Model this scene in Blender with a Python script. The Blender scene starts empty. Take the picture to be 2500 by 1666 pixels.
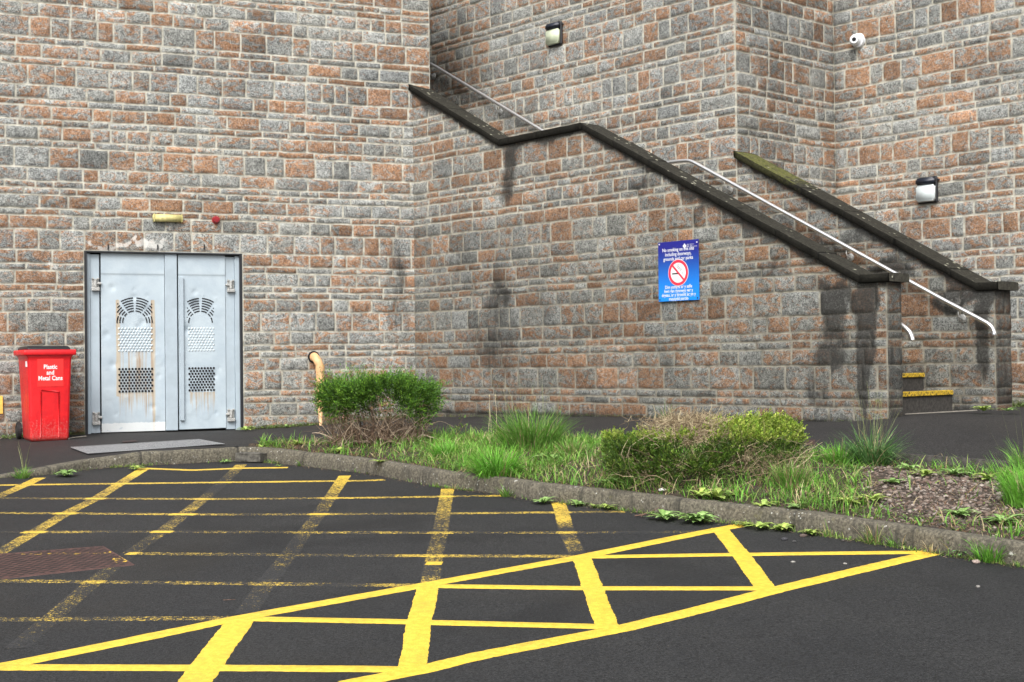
import bpy, bmesh, math, random
import numpy as np
from mathutils import Vector, Matrix
random.seed(7); RNG = np.random.default_rng(7)
SC = bpy.context.scene
COL = SC.collection

# ---------------------------------------------------------------- camera, sky, sun, exposure
FOC = 3450.0; ROLL = 0.0117; PITCH = 55/3450.0
CAM = np.array([0, 0, 1.52])
_f = np.array([0, math.cos(PITCH), math.sin(PITCH)]); _r0 = np.array([1., 0, 0]); _u0 = np.cross(_r0, _f)
_R = _r0*math.cos(ROLL) - _u0*math.sin(ROLL); _U = _r0*math.sin(ROLL) + _u0*math.cos(ROLL)
cam_data = bpy.data.cameras.new('camera'); cam_data.sensor_width = 36; cam_data.lens = FOC/2500*36
cam_data.clip_end = 2000; cam_data.clip_start = 0.05
cam = bpy.data.objects.new('camera', cam_data); COL.objects.link(cam)
m = Matrix(((_R[0], _U[0], -_f[0], 0), (_R[1], _U[1], -_f[1], 0), (_R[2], _U[2], -_f[2], 1.52), (0, 0, 0, 1)))
cam.matrix_world = m
SC.camera = cam

SUN_EL = math.radians(46); SUN_AZ = math.radians(192)   # azimuth clockwise from +Y
w = bpy.data.worlds.new('World'); SC.world = w; w.use_nodes = True
nt = w.node_tree; nt.nodes.clear()
sky = nt.nodes.new('ShaderNodeTexSky'); sky.sky_type = 'NISHITA'; sky.sun_disc = False
sky.sun_elevation = SUN_EL; sky.sun_rotation = SUN_AZ; sky.air_density = 1.0; sky.dust_density = 4.0
hs = nt.nodes.new('ShaderNodeHueSaturation'); hs.inputs['Saturation'].default_value = 0.32
bg = nt.nodes.new('ShaderNodeBackground'); bg.inputs['Strength'].default_value = 0.14
wo = nt.nodes.new('ShaderNodeOutputWorld')
nt.links.new(sky.outputs[0], hs.inputs['Color']); nt.links.new(hs.outputs[0], bg.inputs[0]); nt.links.new(bg.outputs[0], wo.inputs[0])
sd = bpy.data.lights.new('sun', 'SUN'); sd.energy = 1.8; sd.angle = math.radians(40); sd.color = (1, .975, .94)
sun = bpy.data.objects.new('sun', sd); COL.objects.link(sun)
_sd = Vector((math.sin(SUN_AZ)*math.cos(SUN_EL), math.cos(SUN_AZ)*math.cos(SUN_EL), math.sin(SUN_EL)))
sun.rotation_euler = (-_sd).to_track_quat('-Z', 'Y').to_euler(); sun.location = (0, -5, 30)
SC.view_settings.view_transform = 'Standard'; SC.view_settings.look = 'None'
SC.view_settings.exposure = 0.74; SC.view_settings.gamma = 1.0

# ---------------------------------------------------------------- survey: photo pixel -> point on a known real surface
def ray(u, v): return _f + _R*(u-1250)/FOC - _U*(v-833)/FOC
SL = 0.0446
def on_lot(u, v, dz=0):
    d = ray(u, v); k = CAM[2]/(SL*d[1]-d[2]); p = CAM + d*k; p[2] += dz; return p
def on_wall(u, v, W):
    P, D = W; d = ray(u, v); n = np.array([D[1], -D[0], 0]); k = np.dot(n, np.array([P[0], P[1], 0])-CAM)/np.dot(n, d)
    p = CAM + d*k; return (p[0]-P[0])*D[0]+(p[1]-P[1])*D[1], p[2]
_a = math.radians(23.3); dA = np.array([math.cos(_a), math.sin(_a)])
_b = math.radians(48.06); dB = np.array([math.cos(_b), -math.sin(_b)]); nB = np.array([-dB[1], dB[0]])
PA = np.array([-3.1975, 16.75]); WA = (PA, dA)
PB = np.array([-1.211, 17.605]); WB = (PB, dB)
PC = PB + nB*1.396; WC = (PC, dB)
PD = PC + dB*4.005; WD = (PD, nB)
PE = PD + nB*1.84; WE = (PE, dB)

# ---------------------------------------------------------------- object helpers
def tag(o, label=None, cat=None, group=None, kind=None):
    if label: o['label'] = label
    if cat: o['category'] = cat
    if group: o['group'] = group
    if kind: o['kind'] = kind
    return o
def mesh_obj(name, me, mat=None, parent=None, smooth=False):
    o = bpy.data.objects.new(name, me); COL.objects.link(o)
    if mat:
        for mm in (mat if isinstance(mat, (list, tuple)) else [mat]): me.materials.append(mm)
    if parent: o.parent = parent
    if smooth: me.polygons.foreach_set('use_smooth', [True]*len(me.polygons))
    return o
def empty(name, label, cat, group=None, matrix=None, loc=None):
    o = bpy.data.objects.new(name, None); COL.objects.link(o); o.empty_display_size = .2
    if matrix is not None: o.matrix_world = matrix
    if loc is not None: o.location = loc
    return tag(o, label, cat, group)
def np_mesh(name, V, F, attrs=None):
    """V (n,3); F (m,4) or (m,3); attrs {name:(n,4) colours}"""
    V = np.asarray(V, dtype=np.float32); F = np.asarray(F, dtype=np.int32); k = F.shape[1]
    me = bpy.data.meshes.new(name)
    me.vertices.add(len(V)); me.vertices.foreach_set('co', V.ravel())
    me.loops.add(F.size); me.loops.foreach_set('vertex_index', F.ravel())
    me.polygons.add(len(F)); me.polygons.foreach_set('loop_start', np.arange(0, F.size, k, dtype=np.int32))
    if attrs:
        for n_, A in attrs.items():
            a = me.attributes.new(n_, 'FLOAT_COLOR', 'POINT'); a.data.foreach_set('color', np.asarray(A, dtype=np.float32).ravel())
    me.update(calc_edges=True); me.validate()
    return me
def bm_obj(name, bm, mat, parent=None, smooth=False):
    me = bpy.data.meshes.new(name); bm.normal_update(); bm.to_mesh(me); bm.free()
    return mesh_obj(name, me, mat, parent, smooth)
def add_box(bm, x0, x1, y0, y1, z0, z1, bev=0, seg=2, M=None):
    r = bmesh.ops.create_cube(bm, size=1); vs = r['verts']
    bmesh.ops.scale(bm, verts=vs, vec=(x1-x0, y1-y0, z1-z0)); bmesh.ops.translate(bm, verts=vs, vec=((x0+x1)/2, (y0+y1)/2, (z0+z1)/2))
    if bev:
        es = list({e for v in vs for e in v.link_edges})
        r = bmesh.ops.bevel(bm, geom=es, offset=bev, segments=seg, affect='EDGES', profile=.5)
        vs = list({v for f in r['faces'] for v in f.verts} | {v for v in vs if v.is_valid})
    if M is not None: bmesh.ops.transform(bm, matrix=M, verts=vs)
    return vs
def add_cyl(bm, p0, p1, r0, r1=None, n=20):
    p0 = Vector(p0); p1 = Vector(p1); d = p1-p0; r1 = r0 if r1 is None else r1
    Mx = Matrix.Translation((p0+p1)/2) @ d.to_track_quat('Z', 'Y').to_matrix().to_4x4()
    return bmesh.ops.create_cone(bm, cap_ends=True, segments=n, radius1=r0, radius2=r1, depth=d.length, matrix=Mx)['verts']
def tube_np(paths, radii, n=6):
    """list of (k,3) paths and per-path (k,) radii -> V,F"""
    V = []; F = []; off = 0
    ang = np.arange(n)*2*math.pi/n
    for P, r in zip(paths, radii):
        P = np.asarray(P, float); r = np.broadcast_to(np.asarray(r, float), (len(P),))
        T = np.gradient(P, axis=0); T /= np.linalg.norm(T, axis=1)[:, None]+1e-9
        ref = np.array([0, 0, 1.]) if abs(T[:, 2]).mean() < .8 else np.array([1., 0, 0])
        A = np.cross(T, ref); A /= np.linalg.norm(A, axis=1)[:, None]+1e-9; B = np.cross(T, A)
        ring = P[:, None, :] + r[:, None, None]*(np.cos(ang)[None, :, None]*A[:, None, :]+np.sin(ang)[None, :, None]*B[:, None, :])
        k = len(P); V.append(ring.reshape(-1, 3))
        i = np.arange(k-1)[:, None]*n; j = np.arange(n)[None, :]; jn = (j+1) % n
        F.append(np.stack([i+j, i+jn, i+n+jn, i+n+j], -1).reshape(-1, 4)+off); off += k*n
    return np.concatenate(V), np.concatenate(F)
def tube_bm(bm, pts, r, n=16, caps=True):
    V, F = tube_np([pts], [np.full(len(pts), r)], n)
    vs = [bm.verts.new(v) for v in V]
    for f in F: bm.faces.new([vs[i] for i in f])
    if caps:
        bm.faces.new(vs[:n]); bm.faces.new(list(reversed(vs[-n:])))
    return vs
def frame(W, t, z, out=0.0):
    """matrix whose x runs along the wall, -y points out of the wall, z up"""
    P, D = W; n = np.array([D[1], -D[0]]); p = P + D*t + n*out
    return Matrix(((D[0], -D[1], 0, p[0]), (D[1], D[0], 0, p[1]), (0, 0, 1, z), (0, 0, 0, 1)))

def _h(ix, iy, s):
    n = (ix*374761393 + iy*668265263 + s*974634777) & 0x7fffffff
    n = ((n ^ (n >> 13))*1274126177) & 0x7fffffff
    return ((n ^ (n >> 16)) & 0xffff)/65535.0
def vnoise(x, y, s=0):
    x = np.asarray(x, float); y = np.asarray(y, float)
    ix = np.floor(x).astype(np.int64); iy = np.floor(y).astype(np.int64); fx = x-ix; fy = y-iy
    fx = fx*fx*(3-2*fx); fy = fy*fy*(3-2*fy)
    return (_h(ix, iy, s)*(1-fx)+_h(ix+1, iy, s)*fx)*(1-fy)+(_h(ix, iy+1, s)*(1-fx)+_h(ix+1, iy+1, s)*fx)*fy
def fbm(x, y, s=0, o=3):
    a = 0; g = .5; t = 0
    for i in range(o): a = a+g*vnoise(x*2**i, y*2**i, s+i); t += g; g *= .5
    return a/t

# ---------------------------------------------------------------- node helpers and materials
class G:
    def __init__(s, name):
        s.m = bpy.data.materials.new(name); s.m.use_nodes = True; s.t = s.m.node_tree; s.t.nodes.clear()
        s.out = s.t.nodes.new('ShaderNodeOutputMaterial'); s.bsdf = s.t.nodes.new('ShaderNodeBsdfPrincipled')
        s.t.links.new(s.bsdf.outputs[0], s.out.inputs[0])
        s.co = s.t.nodes.new('ShaderNodeTexCoord').outputs['Object']
    def put(s, sock, v):
        if v is None: return
        if isinstance(v, bpy.types.NodeSocket): s.t.links.new(v, sock)
        elif isinstance(v, (tuple, list)) and len(v) == 3 and sock.type == 'RGBA': sock.default_value = (*v, 1)
        else: sock.default_value = v
    def math(s, op, a, b=None, clamp=False):
        n = s.t.nodes.new('ShaderNodeMath'); n.operation = op; n.use_clamp = clamp; s.put(n.inputs[0], a); s.put(n.inputs[1], b); return n.outputs[0]
    def noise(s, scale, detail=4, rough=.6, dist=0, vec=None):
        n = s.t.nodes.new('ShaderNodeTexNoise'); s.put(n.inputs['Vector'], vec or s.co); s.put(n.inputs['Scale'], scale)
        n.inputs['Detail'].default_value = detail; n.inputs['Roughness'].default_value = rough; n.inputs['Distortion'].default_value = dist
        return n.outputs[0]
    def voro(s, scale, feature='F1', out='Distance', vec=None, rnd=1):
        n = s.t.nodes.new('ShaderNodeTexVoronoi'); n.feature = feature; s.put(n.inputs['Vector'], vec or s.co); n.inputs['Scale'].default_value = scale
        n.inputs['Randomness'].default_value = rnd; return n.outputs[out]
    def ss(s, x, a, b, lo=0, hi=1):
        n = s.t.nodes.new('ShaderNodeMapRange'); n.interpolation_type = 'SMOOTHSTEP'; s.put(n.inputs[0], x); s.put(n.inputs[1], a); s.put(n.inputs[2], b)
        s.put(n.inputs[3], lo); s.put(n.inputs[4], hi); return n.outputs[0]
    def mix(s, f, a, b, mode='MIX'):
        n = s.t.nodes.new('ShaderNodeMix'); n.data_type = 'RGBA'; n.blend_type = mode; s.put(n.inputs[0], f); s.put(n.inputs[6], a); s.put(n.inputs[7], b); return n.outputs[2]
    def mapv(s, scale, rot=(0, 0, 0), vec=None):
        n = s.t.nodes.new('ShaderNodeMapping'); s.put(n.inputs[0], vec or s.co); n.inputs['Scale'].default_value = scale; n.inputs['Rotation'].default_value = rot; return n.outputs[0]
    def attr(s, name):
        n = s.t.nodes.new('ShaderNodeAttribute'); n.attribute_name = name
        p = s.t.nodes.new('ShaderNodeSeparateColor'); s.t.links.new(n.outputs['Color'], p.inputs[0])
        return p.outputs[0], p.outputs[1], p.outputs[2], n.outputs['Alpha'], n.outputs['Color']
    def bump(s, h, strength=.5, dist=.01, prev=None):
        n = s.t.nodes.new('ShaderNodeBump'); s.put(n.inputs['Height'], h); n.inputs['Strength'].default_value = strength; n.inputs['Distance'].default_value = dist
        if prev: s.t.links.new(prev, n.inputs['Normal'])
        return n.outputs[0]
    def fin(s, col=None, rough=None, normal=None, metal=None, spec=None):
        b = s.bsdf.inputs; s.put(b['Base Color'], col); s.put(b['Roughness'], rough); s.put(b['Metallic'], metal); s.put(b['Specular IOR Level'], spec)
        if normal: s.t.links.new(normal, b['Normal'])
        return s.m
def simple(name, col, rough=.5, metal=0, var=.12, scale=25, bump=0.0, spec=None):
    g = G(name); n = g.noise(scale, 5); f = g.ss(n, .3, .7)
    c = g.mix(f, tuple(max(0, c*(1-var)) for c in col), tuple(min(1, c*(1+var)) for c in col))
    return g.fin(c, rough, g.bump(g.noise(scale*4, 3), bump, .004) if bump else None, metal, spec)

def mat_stone():
    g = G('stone_masonry')
    r, o, b, mort, _ = g.attr('stone'); st, pale, moss, damp_shade, _ = g.attr('dirt_shade')
    v1 = g.noise(5.5, 6, .66, 1.8, vec=g.mapv((1, 1, 1.9), (.5, .45, 0))); v1 = g.math('ADD', v1, g.math('MULTIPLY', g.math('SUBTRACT', o, .5), .26))
    omask = g.math('MULTIPLY', g.ss(v1, .47, .61), g.ss(g.noise(55, 4, .8, .4), .36, .50, .15, 1))
    fine = g.noise(85, 4, .75, .3); med = g.noise(26, 4, .65, 1.0)
    fm = g.math('ADD', g.math('MULTIPLY', fine, .6), g.math('MULTIPLY', med, .4))
    grey = g.mix(g.ss(fm, .38, .63), (.080, .083, .083), (.53, .545, .53))
    ora = g.mix(g.ss(fm, .36, .64), (.150, .066, .031), (.57, .325, .190))
    tint = g.mix(g.ss(r, .2, .9), (.84, .84, .81), (1.0, 1.01, 1.0))
    c = g.mix(omask, grey, ora); c = g.mix(1, c, tint, 'MULTIPLY')
    # pale weathering specks
    sp = g.ss(g.noise(120, 3, .8), .60, .72); c = g.mix(g.math('MULTIPLY', sp, .55), c, (.72, .70, .65))
    bb = g.t.nodes.new('ShaderNodeCombineXYZ')
    for i in range(3): g.put(bb.inputs[i], b)
    c = g.mix(1, c, bb.outputs[0], 'MULTIPLY'); c = g.mix(1, c, g.mix(g.ss(g.noise(.9, 4, .6, .5), .32, .66), (.74, .75, .76), (1.08, 1.07, 1.05)), 'MULTIPLY')
    mc = g.mix(g.ss(g.noise(14, 4), .3, .7), (.34, .325, .27), (.64, .62, .53))
    mc = g.mix(1, mc, g.mix(damp_shade, (1, 1, 1), (.70, .68, .66)), 'MULTIPLY')
    c = g.mix(mort, c, mc)
    c = g.mix(1, c, g.mix(damp_shade, (1, 1, 1), (.61, .605, .585)), 'MULTIPLY')
    # efflorescence, black streaks with painted corner shade, moss
    pm = g.ss(g.math('ADD', g.math('MULTIPLY', pale, .8), g.noise(18, 5, .7, .5)), .85, 1.05)
    c = g.mix(g.math('MULTIPLY', pm, .7), c, (.74, .73, .69))
    sv = g.mapv((15, 15, 2.4)); st = g.math('MULTIPLY', st, g.math('ADD', .85, g.math('MULTIPLY', r, .40)))
    sm = g.math('MULTIPLY', st, g.math('ADD', .30, g.math('MULTIPLY', g.noise(1.0, 5, .75, .4, vec=sv), 1.5)))
    sm = g.ss(sm, .26, .72)
    sn = g.ss(g.noise(60, 3, .7), .35, .75, 1.0, .72)
    c = g.mix(g.math('MULTIPLY', sm, sn), c, (.026, .025, .022))
    gm = g.ss(g.math('ADD', g.math('MULTIPLY', moss, .8), g.noise(22, 5, .7)), .80, 1.05)
    c = g.mix(g.math('MULTIPLY', gm, .8), c, (.10, .115, .035))
    h = g.math('ADD', g.math('MULTIPLY', g.noise(38, 5, .7, .8), 1.0), g.math('MULTIPLY', fine, .9))
    n = g.bump(h, .75, .012)
    return g.fin(c, g.ss(sm, 0, 1, .88, .62), n, spec=.35)
def asphalt_nodes(g, base=.040, tint=(1, 1, 1)):
    n1 = g.noise(160, 3, .75); n2 = g.noise(1.3, 5, .6); n3 = g.noise(14, 4, .6)
    n4 = g.noise(62, 4, .8); k = g.ss(g.math('ADD', g.math('MULTIPLY', n1, .5), g.math('MULTIPLY', n4, .5)), .40, .62)
    lo = tuple(base*.22*t for t in tint); hi = tuple(base*2.15*t for t in tint)
    c = g.mix(k, lo, hi)
    c = g.mix(g.ss(n2, .3, .7), c, g.mix(1, c, (1.35, 1.32, 1.26), 'MULTIPLY'))
    c = g.mix(g.ss(g.noise(.7, 4, .6, .6), .52, .66, 0, .5), c, tuple(base*.45*t for t in tint)); c = g.mix(g.ss(n3, .58, .75, 0, .35), c, tuple(base*1.6*t for t in tint))
    c = g.mix(g.ss(g.noise(.35, 4, .6, .6), .50, .68, 0, .35), c, tuple(base*t for t in (1.35, 1.18, .90)))
    sp = g.voro(34); mask = g.math('MULTIPLY', g.ss(sp, .05, .09, 1, 0), g.ss(g.noise(9, 2), .55, .60))
    c = g.mix(g.math('MULTIPLY', mask, .6), c, (.22, .21, .19))
    sp2 = g.math('MULTIPLY', g.ss(g.voro(60), .09, .17, 1, 0), g.ss(g.noise(25, 2), .50, .58)); c = g.mix(g.math('MULTIPLY', sp2, .5), c, (.15, .145, .135))
    h = g.math('ADD', g.math('MULTIPLY', n1, .6), g.math('MULTIPLY', g.voro(95), .8))
    return c, g.bump(h, .55, .006)
def mat_asphalt(name, base, tint=(1, 1, 1)):
    g = G(name); c, n = asphalt_nodes(g, base, tint); return g.fin(c, .78, n, spec=.35)
def mat_marking():
    g = G('yellow_road_paint'); c, n = asphalt_nodes(g, .0170, (.97, 1, 1.04))
    wear, edge, _, _, _ = g.attr('wear')
    big = g.noise(2.2, 4, .6); med = g.noise(42, 5, .85, .2); fine = g.noise(120, 3, .8)
    x = g.math('ADD', g.math('MULTIPLY', med, .6), g.math('MULTIPLY', fine, .4))
    th = g.math('ADD', g.math('MULTIPLY', wear, .66), g.math('MULTIPLY', g.math('SUBTRACT', big, .5), g.math('MULTIPLY', wear, .38)))
    th = g.math('ADD', th, g.math('MULTIPLY', edge, .12))
    d = g.math('SUBTRACT', x, g.math('ADD', th, .02))
    k = g.ss(d, -.018, .032)
    y = g.mix(g.ss(g.noise(30, 4), .3, .7), (.70, .455, .035), (.86, .60, .065))
    y = g.mix(g.ss(g.noise(120, 3, .8), .56, .68, 0, .6), y, (.30, .19, .03))
    y = g.mix(g.ss(g.noise(5, 5, .75), .50, .72, 0, .5), y, (.40, .29, .05)); y = g.mix(g.math('MULTIPLY', wear, .35), y, (.50, .36, .07))
    c = g.mix(k, c, y)
    return g.fin(c, g.ss(k, 0, 1, .78, .55), n)
def mat_attr(name, rough=.6, var=.25, scale=60, trans=0.0, spec=.3):
    g = G(name); col = g.attr('tint')[4]
    c = g.mix(g.ss(g.noise(scale, 3), .35, .65), g.mix(1, col, (1-var,)*3, 'MULTIPLY'), g.mix(1, col, (1+var,)*3, 'MULTIPLY'))
    g.fin(c, rough, spec=spec)
    if trans:
        tr = g.t.nodes.new('ShaderNodeBsdfTranslucent'); ms = g.t.nodes.new('ShaderNodeMixShader'); ms.inputs[0].default_value = trans
        g.put(tr.inputs[0], c); g.t.links.new(g.bsdf.outputs[0], ms.inputs[1]); g.t.links.new(tr.outputs[0], ms.inputs[2]); g.t.links.new(ms.outputs[0], g.out.inputs[0])
    return g.m
def mat_bin():
    g = G('bin_red_plastic'); sx = g.t.nodes.new('ShaderNodeSeparateXYZ'); g.t.links.new(g.co, sx.inputs[0]); n = g.noise(9, 4)
    c = g.mix(g.ss(n, .3, .7), (.58, .006, .012), (.74, .010, .014))
    low = g.ss(sx.outputs[2], .05, .45, 1, 0); f = g.noise(45, 5, .8)
    c = g.mix(g.ss(g.math('ADD', f, g.math('MULTIPLY', low, .22)), .66, .80, 0, .55), c, (.62, .16, .14))
    c = g.mix(g.ss(g.noise(1.0, 5, .8, vec=g.mapv((60, 60, 3))), .60, .72, 0, .35), c, (.35, .03, .03))
    c = g.mix(g.ss(sx.outputs[2], 0, .07, .6, 0), c, (.12, .04, .03))
    return g.fin(c, g.ss(f, .3, .7, .34, .55), g.bump(g.noise(20, 3), .15, .004), spec=.5)
def mat_kerb():
    g = G('kerb_concrete'); n = g.noise(6, 5, .65); f = g.noise(55, 4, .7)
    c = g.mix(g.ss(f, .3, .7), (.045, .040, .029), (.180, .162, .120))
    c = g.mix(g.ss(g.noise(1.0, 5, .7, vec=g.mapv((16, 16, 4))), .48, .66, 0, .75), c, (.045, .042, .033))
    c = g.mix(g.ss(g.noise(9, 4, .7), .60, .72, 0, .55), c, (.13, .12, .055))
    c = g.mix(g.ss(g.noise(20, 3, .7), .66, .72), c, (.42, .41, .37))
    c = g.mix(g.math('MULTIPLY', g.ss(g.voro(26), .12, .2, 1, 0), g.ss(g.noise(3, 2), .52, .6)), c, (.40, .40, .36))
    d = g.attr('dirt_shade')[0]; c = g.mix(d, c, (.018, .017, .014))
    return g.fin(c, .9, g.bump(g.noise(70, 4, .75), .7, .008))
def mat_coping():
    g = G('coping_stone'); moss = g.attr('dirt_shade')[2]; dk = g.attr('dirt_shade')[0]
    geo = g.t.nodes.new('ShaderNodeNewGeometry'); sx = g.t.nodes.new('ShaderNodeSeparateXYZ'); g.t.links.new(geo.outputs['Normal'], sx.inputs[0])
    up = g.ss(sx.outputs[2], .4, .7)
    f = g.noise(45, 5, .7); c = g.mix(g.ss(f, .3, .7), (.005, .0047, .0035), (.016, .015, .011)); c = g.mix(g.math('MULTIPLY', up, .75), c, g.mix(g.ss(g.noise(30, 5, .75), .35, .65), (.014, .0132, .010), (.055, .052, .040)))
    c = g.mix(g.ss(g.noise(4, 4, .6), .55, .75, 0, .5), c, (.026, .024, .018))
    li = g.math('MULTIPLY', g.ss(g.voro(13), .16, .24, 1, 0), g.ss(g.noise(5, 3), .50, .56)); li = g.math('MULTIPLY', li, up)
    c = g.mix(li, c, (.36, .35, .27))
    mm = g.math('MULTIPLY', g.ss(g.math('ADD', g.math('MULTIPLY', moss, .42), g.noise(16, 5, .8, .8)), .74, .90), g.ss(up, 0, 1, .25, 1))
    c = g.mix(mm, c, g.mix(g.ss(g.noise(40, 3), .4, .6), (.075, .085, .018), (.135, .13, .048)))
    c = g.mix(dk, c, (.008, .008, .007))
    return g.fin(c, .9, g.bump(g.noise(50, 5, .7), .8, .008), spec=.2)
def mat_door():
    g = G('galvanised_door'); rust, scuff, dark, _, _ = g.attr('dirt_shade')
    f = g.noise(5, 4); c = g.mix(g.ss(f, .3, .7), (.39, .465, .52), (.45, .525, .57))
    sv = g.mapv((38, 38, .8)); s = g.noise(1.0, 4, .6, vec=sv)
    k = g.ss(g.math('ADD', g.math('MULTIPLY', rust, .75), s), .80, 1.02)
    c = g.mix(g.math('MULTIPLY', k, .75), c, g.mix(g.ss(s, .45, .7), (.48, .38, .24), (.30, .17, .07)))
    k2 = g.ss(g.math('ADD', g.math('MULTIPLY', scuff, .6), g.noise(24, 4, .7)), .80, .95); c = g.mix(g.math('MULTIPLY', k2, .7), c, (.74, .76, .74))
    c = g.mix(dark, c, (.03, .03, .03))
    return g.fin(c, g.ss(f, .3, .7, .34, .48), g.bump(g.noise(7, 3), .25, .02), metal=.0, spec=.6)
def mat_steel():
    g = G('stainless_steel'); sv = g.mapv((2, 2, 2)); n = g.noise(60, 4, vec=sv)
    return g.fin(g.mix(g.ss(n, .3, .7), (.78, .78, .77), (.92, .92, .91)), g.ss(n, .3, .7, .28, .40), metal=.92)
def mat_nosing():
    g = G('worn_yellow_nosing'); c = g.mix(g.ss(g.noise(45, 5, .75), .38, .58), (.07, .055, .018), (.66, .43, .03))
    return g.fin(c, .6, g.bump(g.noise(60, 3), .4, .004))
def mat_cover():
    g = G('rusty_cast_iron'); n = g.noise(14, 5, .7); c = g.mix(g.ss(n, .3, .7), (.026, .014, .013), (.062, .033, .028))
    y, ck, _, _, _ = g.attr('wear'); c = g.mix(1, c, g.mix(ck, (1.7, 1.5, 1.45), (.22, .22, .22)), 'MULTIPLY'); k = g.ss(g.math('ADD', g.math('MULTIPLY', y, .6), g.noise(30, 4, .7)), .88, .96)
    c = g.mix(k, c, (.75, .49, .04)); return g.fin(c, .6, g.bump(n, .3, .004), spec=.5)
def mat_sign():
    g = G('blue_sign_face'); sx = g.t.nodes.new('ShaderNodeSeparateXYZ'); g.t.links.new(g.co, sx.inputs[0])
    k = g.ss(sx.outputs[2], -.30, .27); c = g.mix(k, (.006, .24, .80), (.012, .014, .22))
    c = g.mix(g.ss(g.noise(60, 3, .8), .66, .70, 0, .35), c, (.4, .45, .6))
    return g.fin(c, .3, spec=.5)

M = dict(stone=mat_stone(), asphalt=mat_asphalt('car_park_asphalt', .0170, (.97, 1, 1.04)), pave=mat_asphalt('pavement_asphalt', .017, (1.03, 1, 1)),
         paint=mat_marking(), kerb=mat_kerb(), coping=mat_coping(), door=mat_door(), steel=mat_steel(), nosing=mat_nosing(), cover=mat_cover(), sign=mat_sign(),
         leaf=mat_attr('leaf_green', .55, .25, 90, .25), twig=mat_attr('twig_bark', .85, .3, 120), grass=mat_attr('grass_blade', .6, .2, 40, .3), pebble=mat_attr('pebble_stone', .85, .3, 150),
         black=simple('black_void', (.006, .006, .008), .9), dark=simple('dark_plastic', (.012, .013, .016), .45), white=simple('white_paint', (.78, .78, .78), .5, var=.03),
         glass1=simple('yellowed_diffuser', (.50, .55, .40), .3, var=.10, scale=9), glass2=simple('white_diffuser', (.60, .66, .66), .3, var=.05, scale=9), housing=simple('navy_housing', (.012, .016, .026), .4, var=.2),
         camw=simple('camera_white', (.74, .76, .78), .35, var=.04), cream=simple('faded_cream_plastic', (.58, .52, .22), .5, var=.18, scale=30), red=simple('alarm_red', (.28, .012, .02), .35), 
         binred=mat_bin(), label=simple('sticker_red', (.86, .03, .028), .4, var=.04), hinge=simple('hinge_grey', (.42, .42, .40), .5, .3, var=.35, scale=80),
         pipe=simple('orange_pvc', (.70, .42, .21), .45, var=.12, scale=20), soil=simple('bare_soil', (.045, .032, .022), .95, var=.5, scale=40, bump=1.0), grate=simple('galvanised_grate', (.42, .43, .44), .5, .1, var=.3, scale=40),
         stepst=simple('stair_stone', (.045, .041, .036), .85, var=.4, scale=30, bump=.8), conc=simple('pale_concrete', (.20, .185, .155), .9, var=.3, scale=40, bump=.5), signred=simple('sign_red', (.68, .03, .07), .35, var=.03), rubber=simple('rubber', (.01, .01, .01), .7),
         yellow=simple('yellow_plastic', (.75, .50, .10), .45), cable=simple('grey_cable', (.28, .26, .22), .6), trim=simple('door_trim', (.38, .45, .50), .4, var=.06, scale=6, spec=.6))

# ---------------------------------------------------------------- terrain
kb_px = [(0, 1168), (118, 1160), (228, 1144.5), (393, 1135), (530, 1128.5), (600, 1122.5), (707, 1135), (900, 1157), (1066, 1188), (1180, 1201), (1286, 1219), (1496, 1242), (1662, 1265), (1775, 1277), (1938, 1296), (2108, 1321), (2278, 1350), (2500, 1384)]
K = [on_lot(*p) for p in kb_px]
K = [K[0]+np.array([-30, -14.0, 0])] + [K[0]+np.array([-3, -1.3, 0])] + K
e = K[-1]-K[-2]; K += [K[-1]+e*5, K[-1]+e*60]
K = np.array(K); K[:, 2] = SL*K[:, 1]
def kerb_h(x): return np.interp(x, [-8, -4.7, -4.25, -3.8, -3.5], [.008, .012, .06, .10, .128])
def densify(P, step):
    out = [P[0]]
    for a, b in zip(P[:-1], P[1:]):
        L = np.linalg.norm(b-a); n = max(1, int(L/(step if L < 8 else 2)))
        out += [a+(b-a)*k/n for k in range(1, n+1)]
    return np.array(out)
Kd = densify(K, .05)
def smooth_path(P, it):
    P = P.copy()
    for _ in range(it): P[1:-1] = (P[:-2]+2*P[1:-1]+P[2:])/4
    return P
Kd = smooth_path(Kd, 14); Kd[:, 2] = SL*Kd[:, 1]
T = np.gradient(Kd[:, :2], axis=0); T /= np.linalg.norm(T, axis=1)[:, None]
Kn = np.stack([-T[:, 1], T[:, 0]], 1)                        # points away from the car park
KW = .125
Kback = Kd.copy(); Kback[:, :2] += Kn*KW
order = np.argsort(Kback[:, 0])
def kback_y(x): return np.interp(x, Kback[order, 0], Kback[order, 1])
def kfront_y(x): return np.interp(x, Kd[:, 0], Kd[:, 1])

ctrl = []
for p in K[1:-1]:
    ctrl.append((p[0], p[1]+.08, p[2]+float(kerb_h(p[0]))))
def wall_ctrl(pts, W):
    for u, v in pts:
        t, z = on_wall(u, v, W); q = W[0]+W[1]*t; ctrl.append((q[0], q[1], z))
wall_ctrl([(0, 1071), (207, 1061), (592, 1050), (800, 1036), (1005, 1019)], WA)
wall_ctrl([(1120, 1018), (1500, 1018.5), (1960, 1028.8), (2091, 1028.7), (2195, 1020)], WB)
wall_ctrl([(2332, 1003), (2464, 997)], WC); wall_ctrl([(2500, 994)], WE)
C_ = np.array(ctrl)
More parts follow.
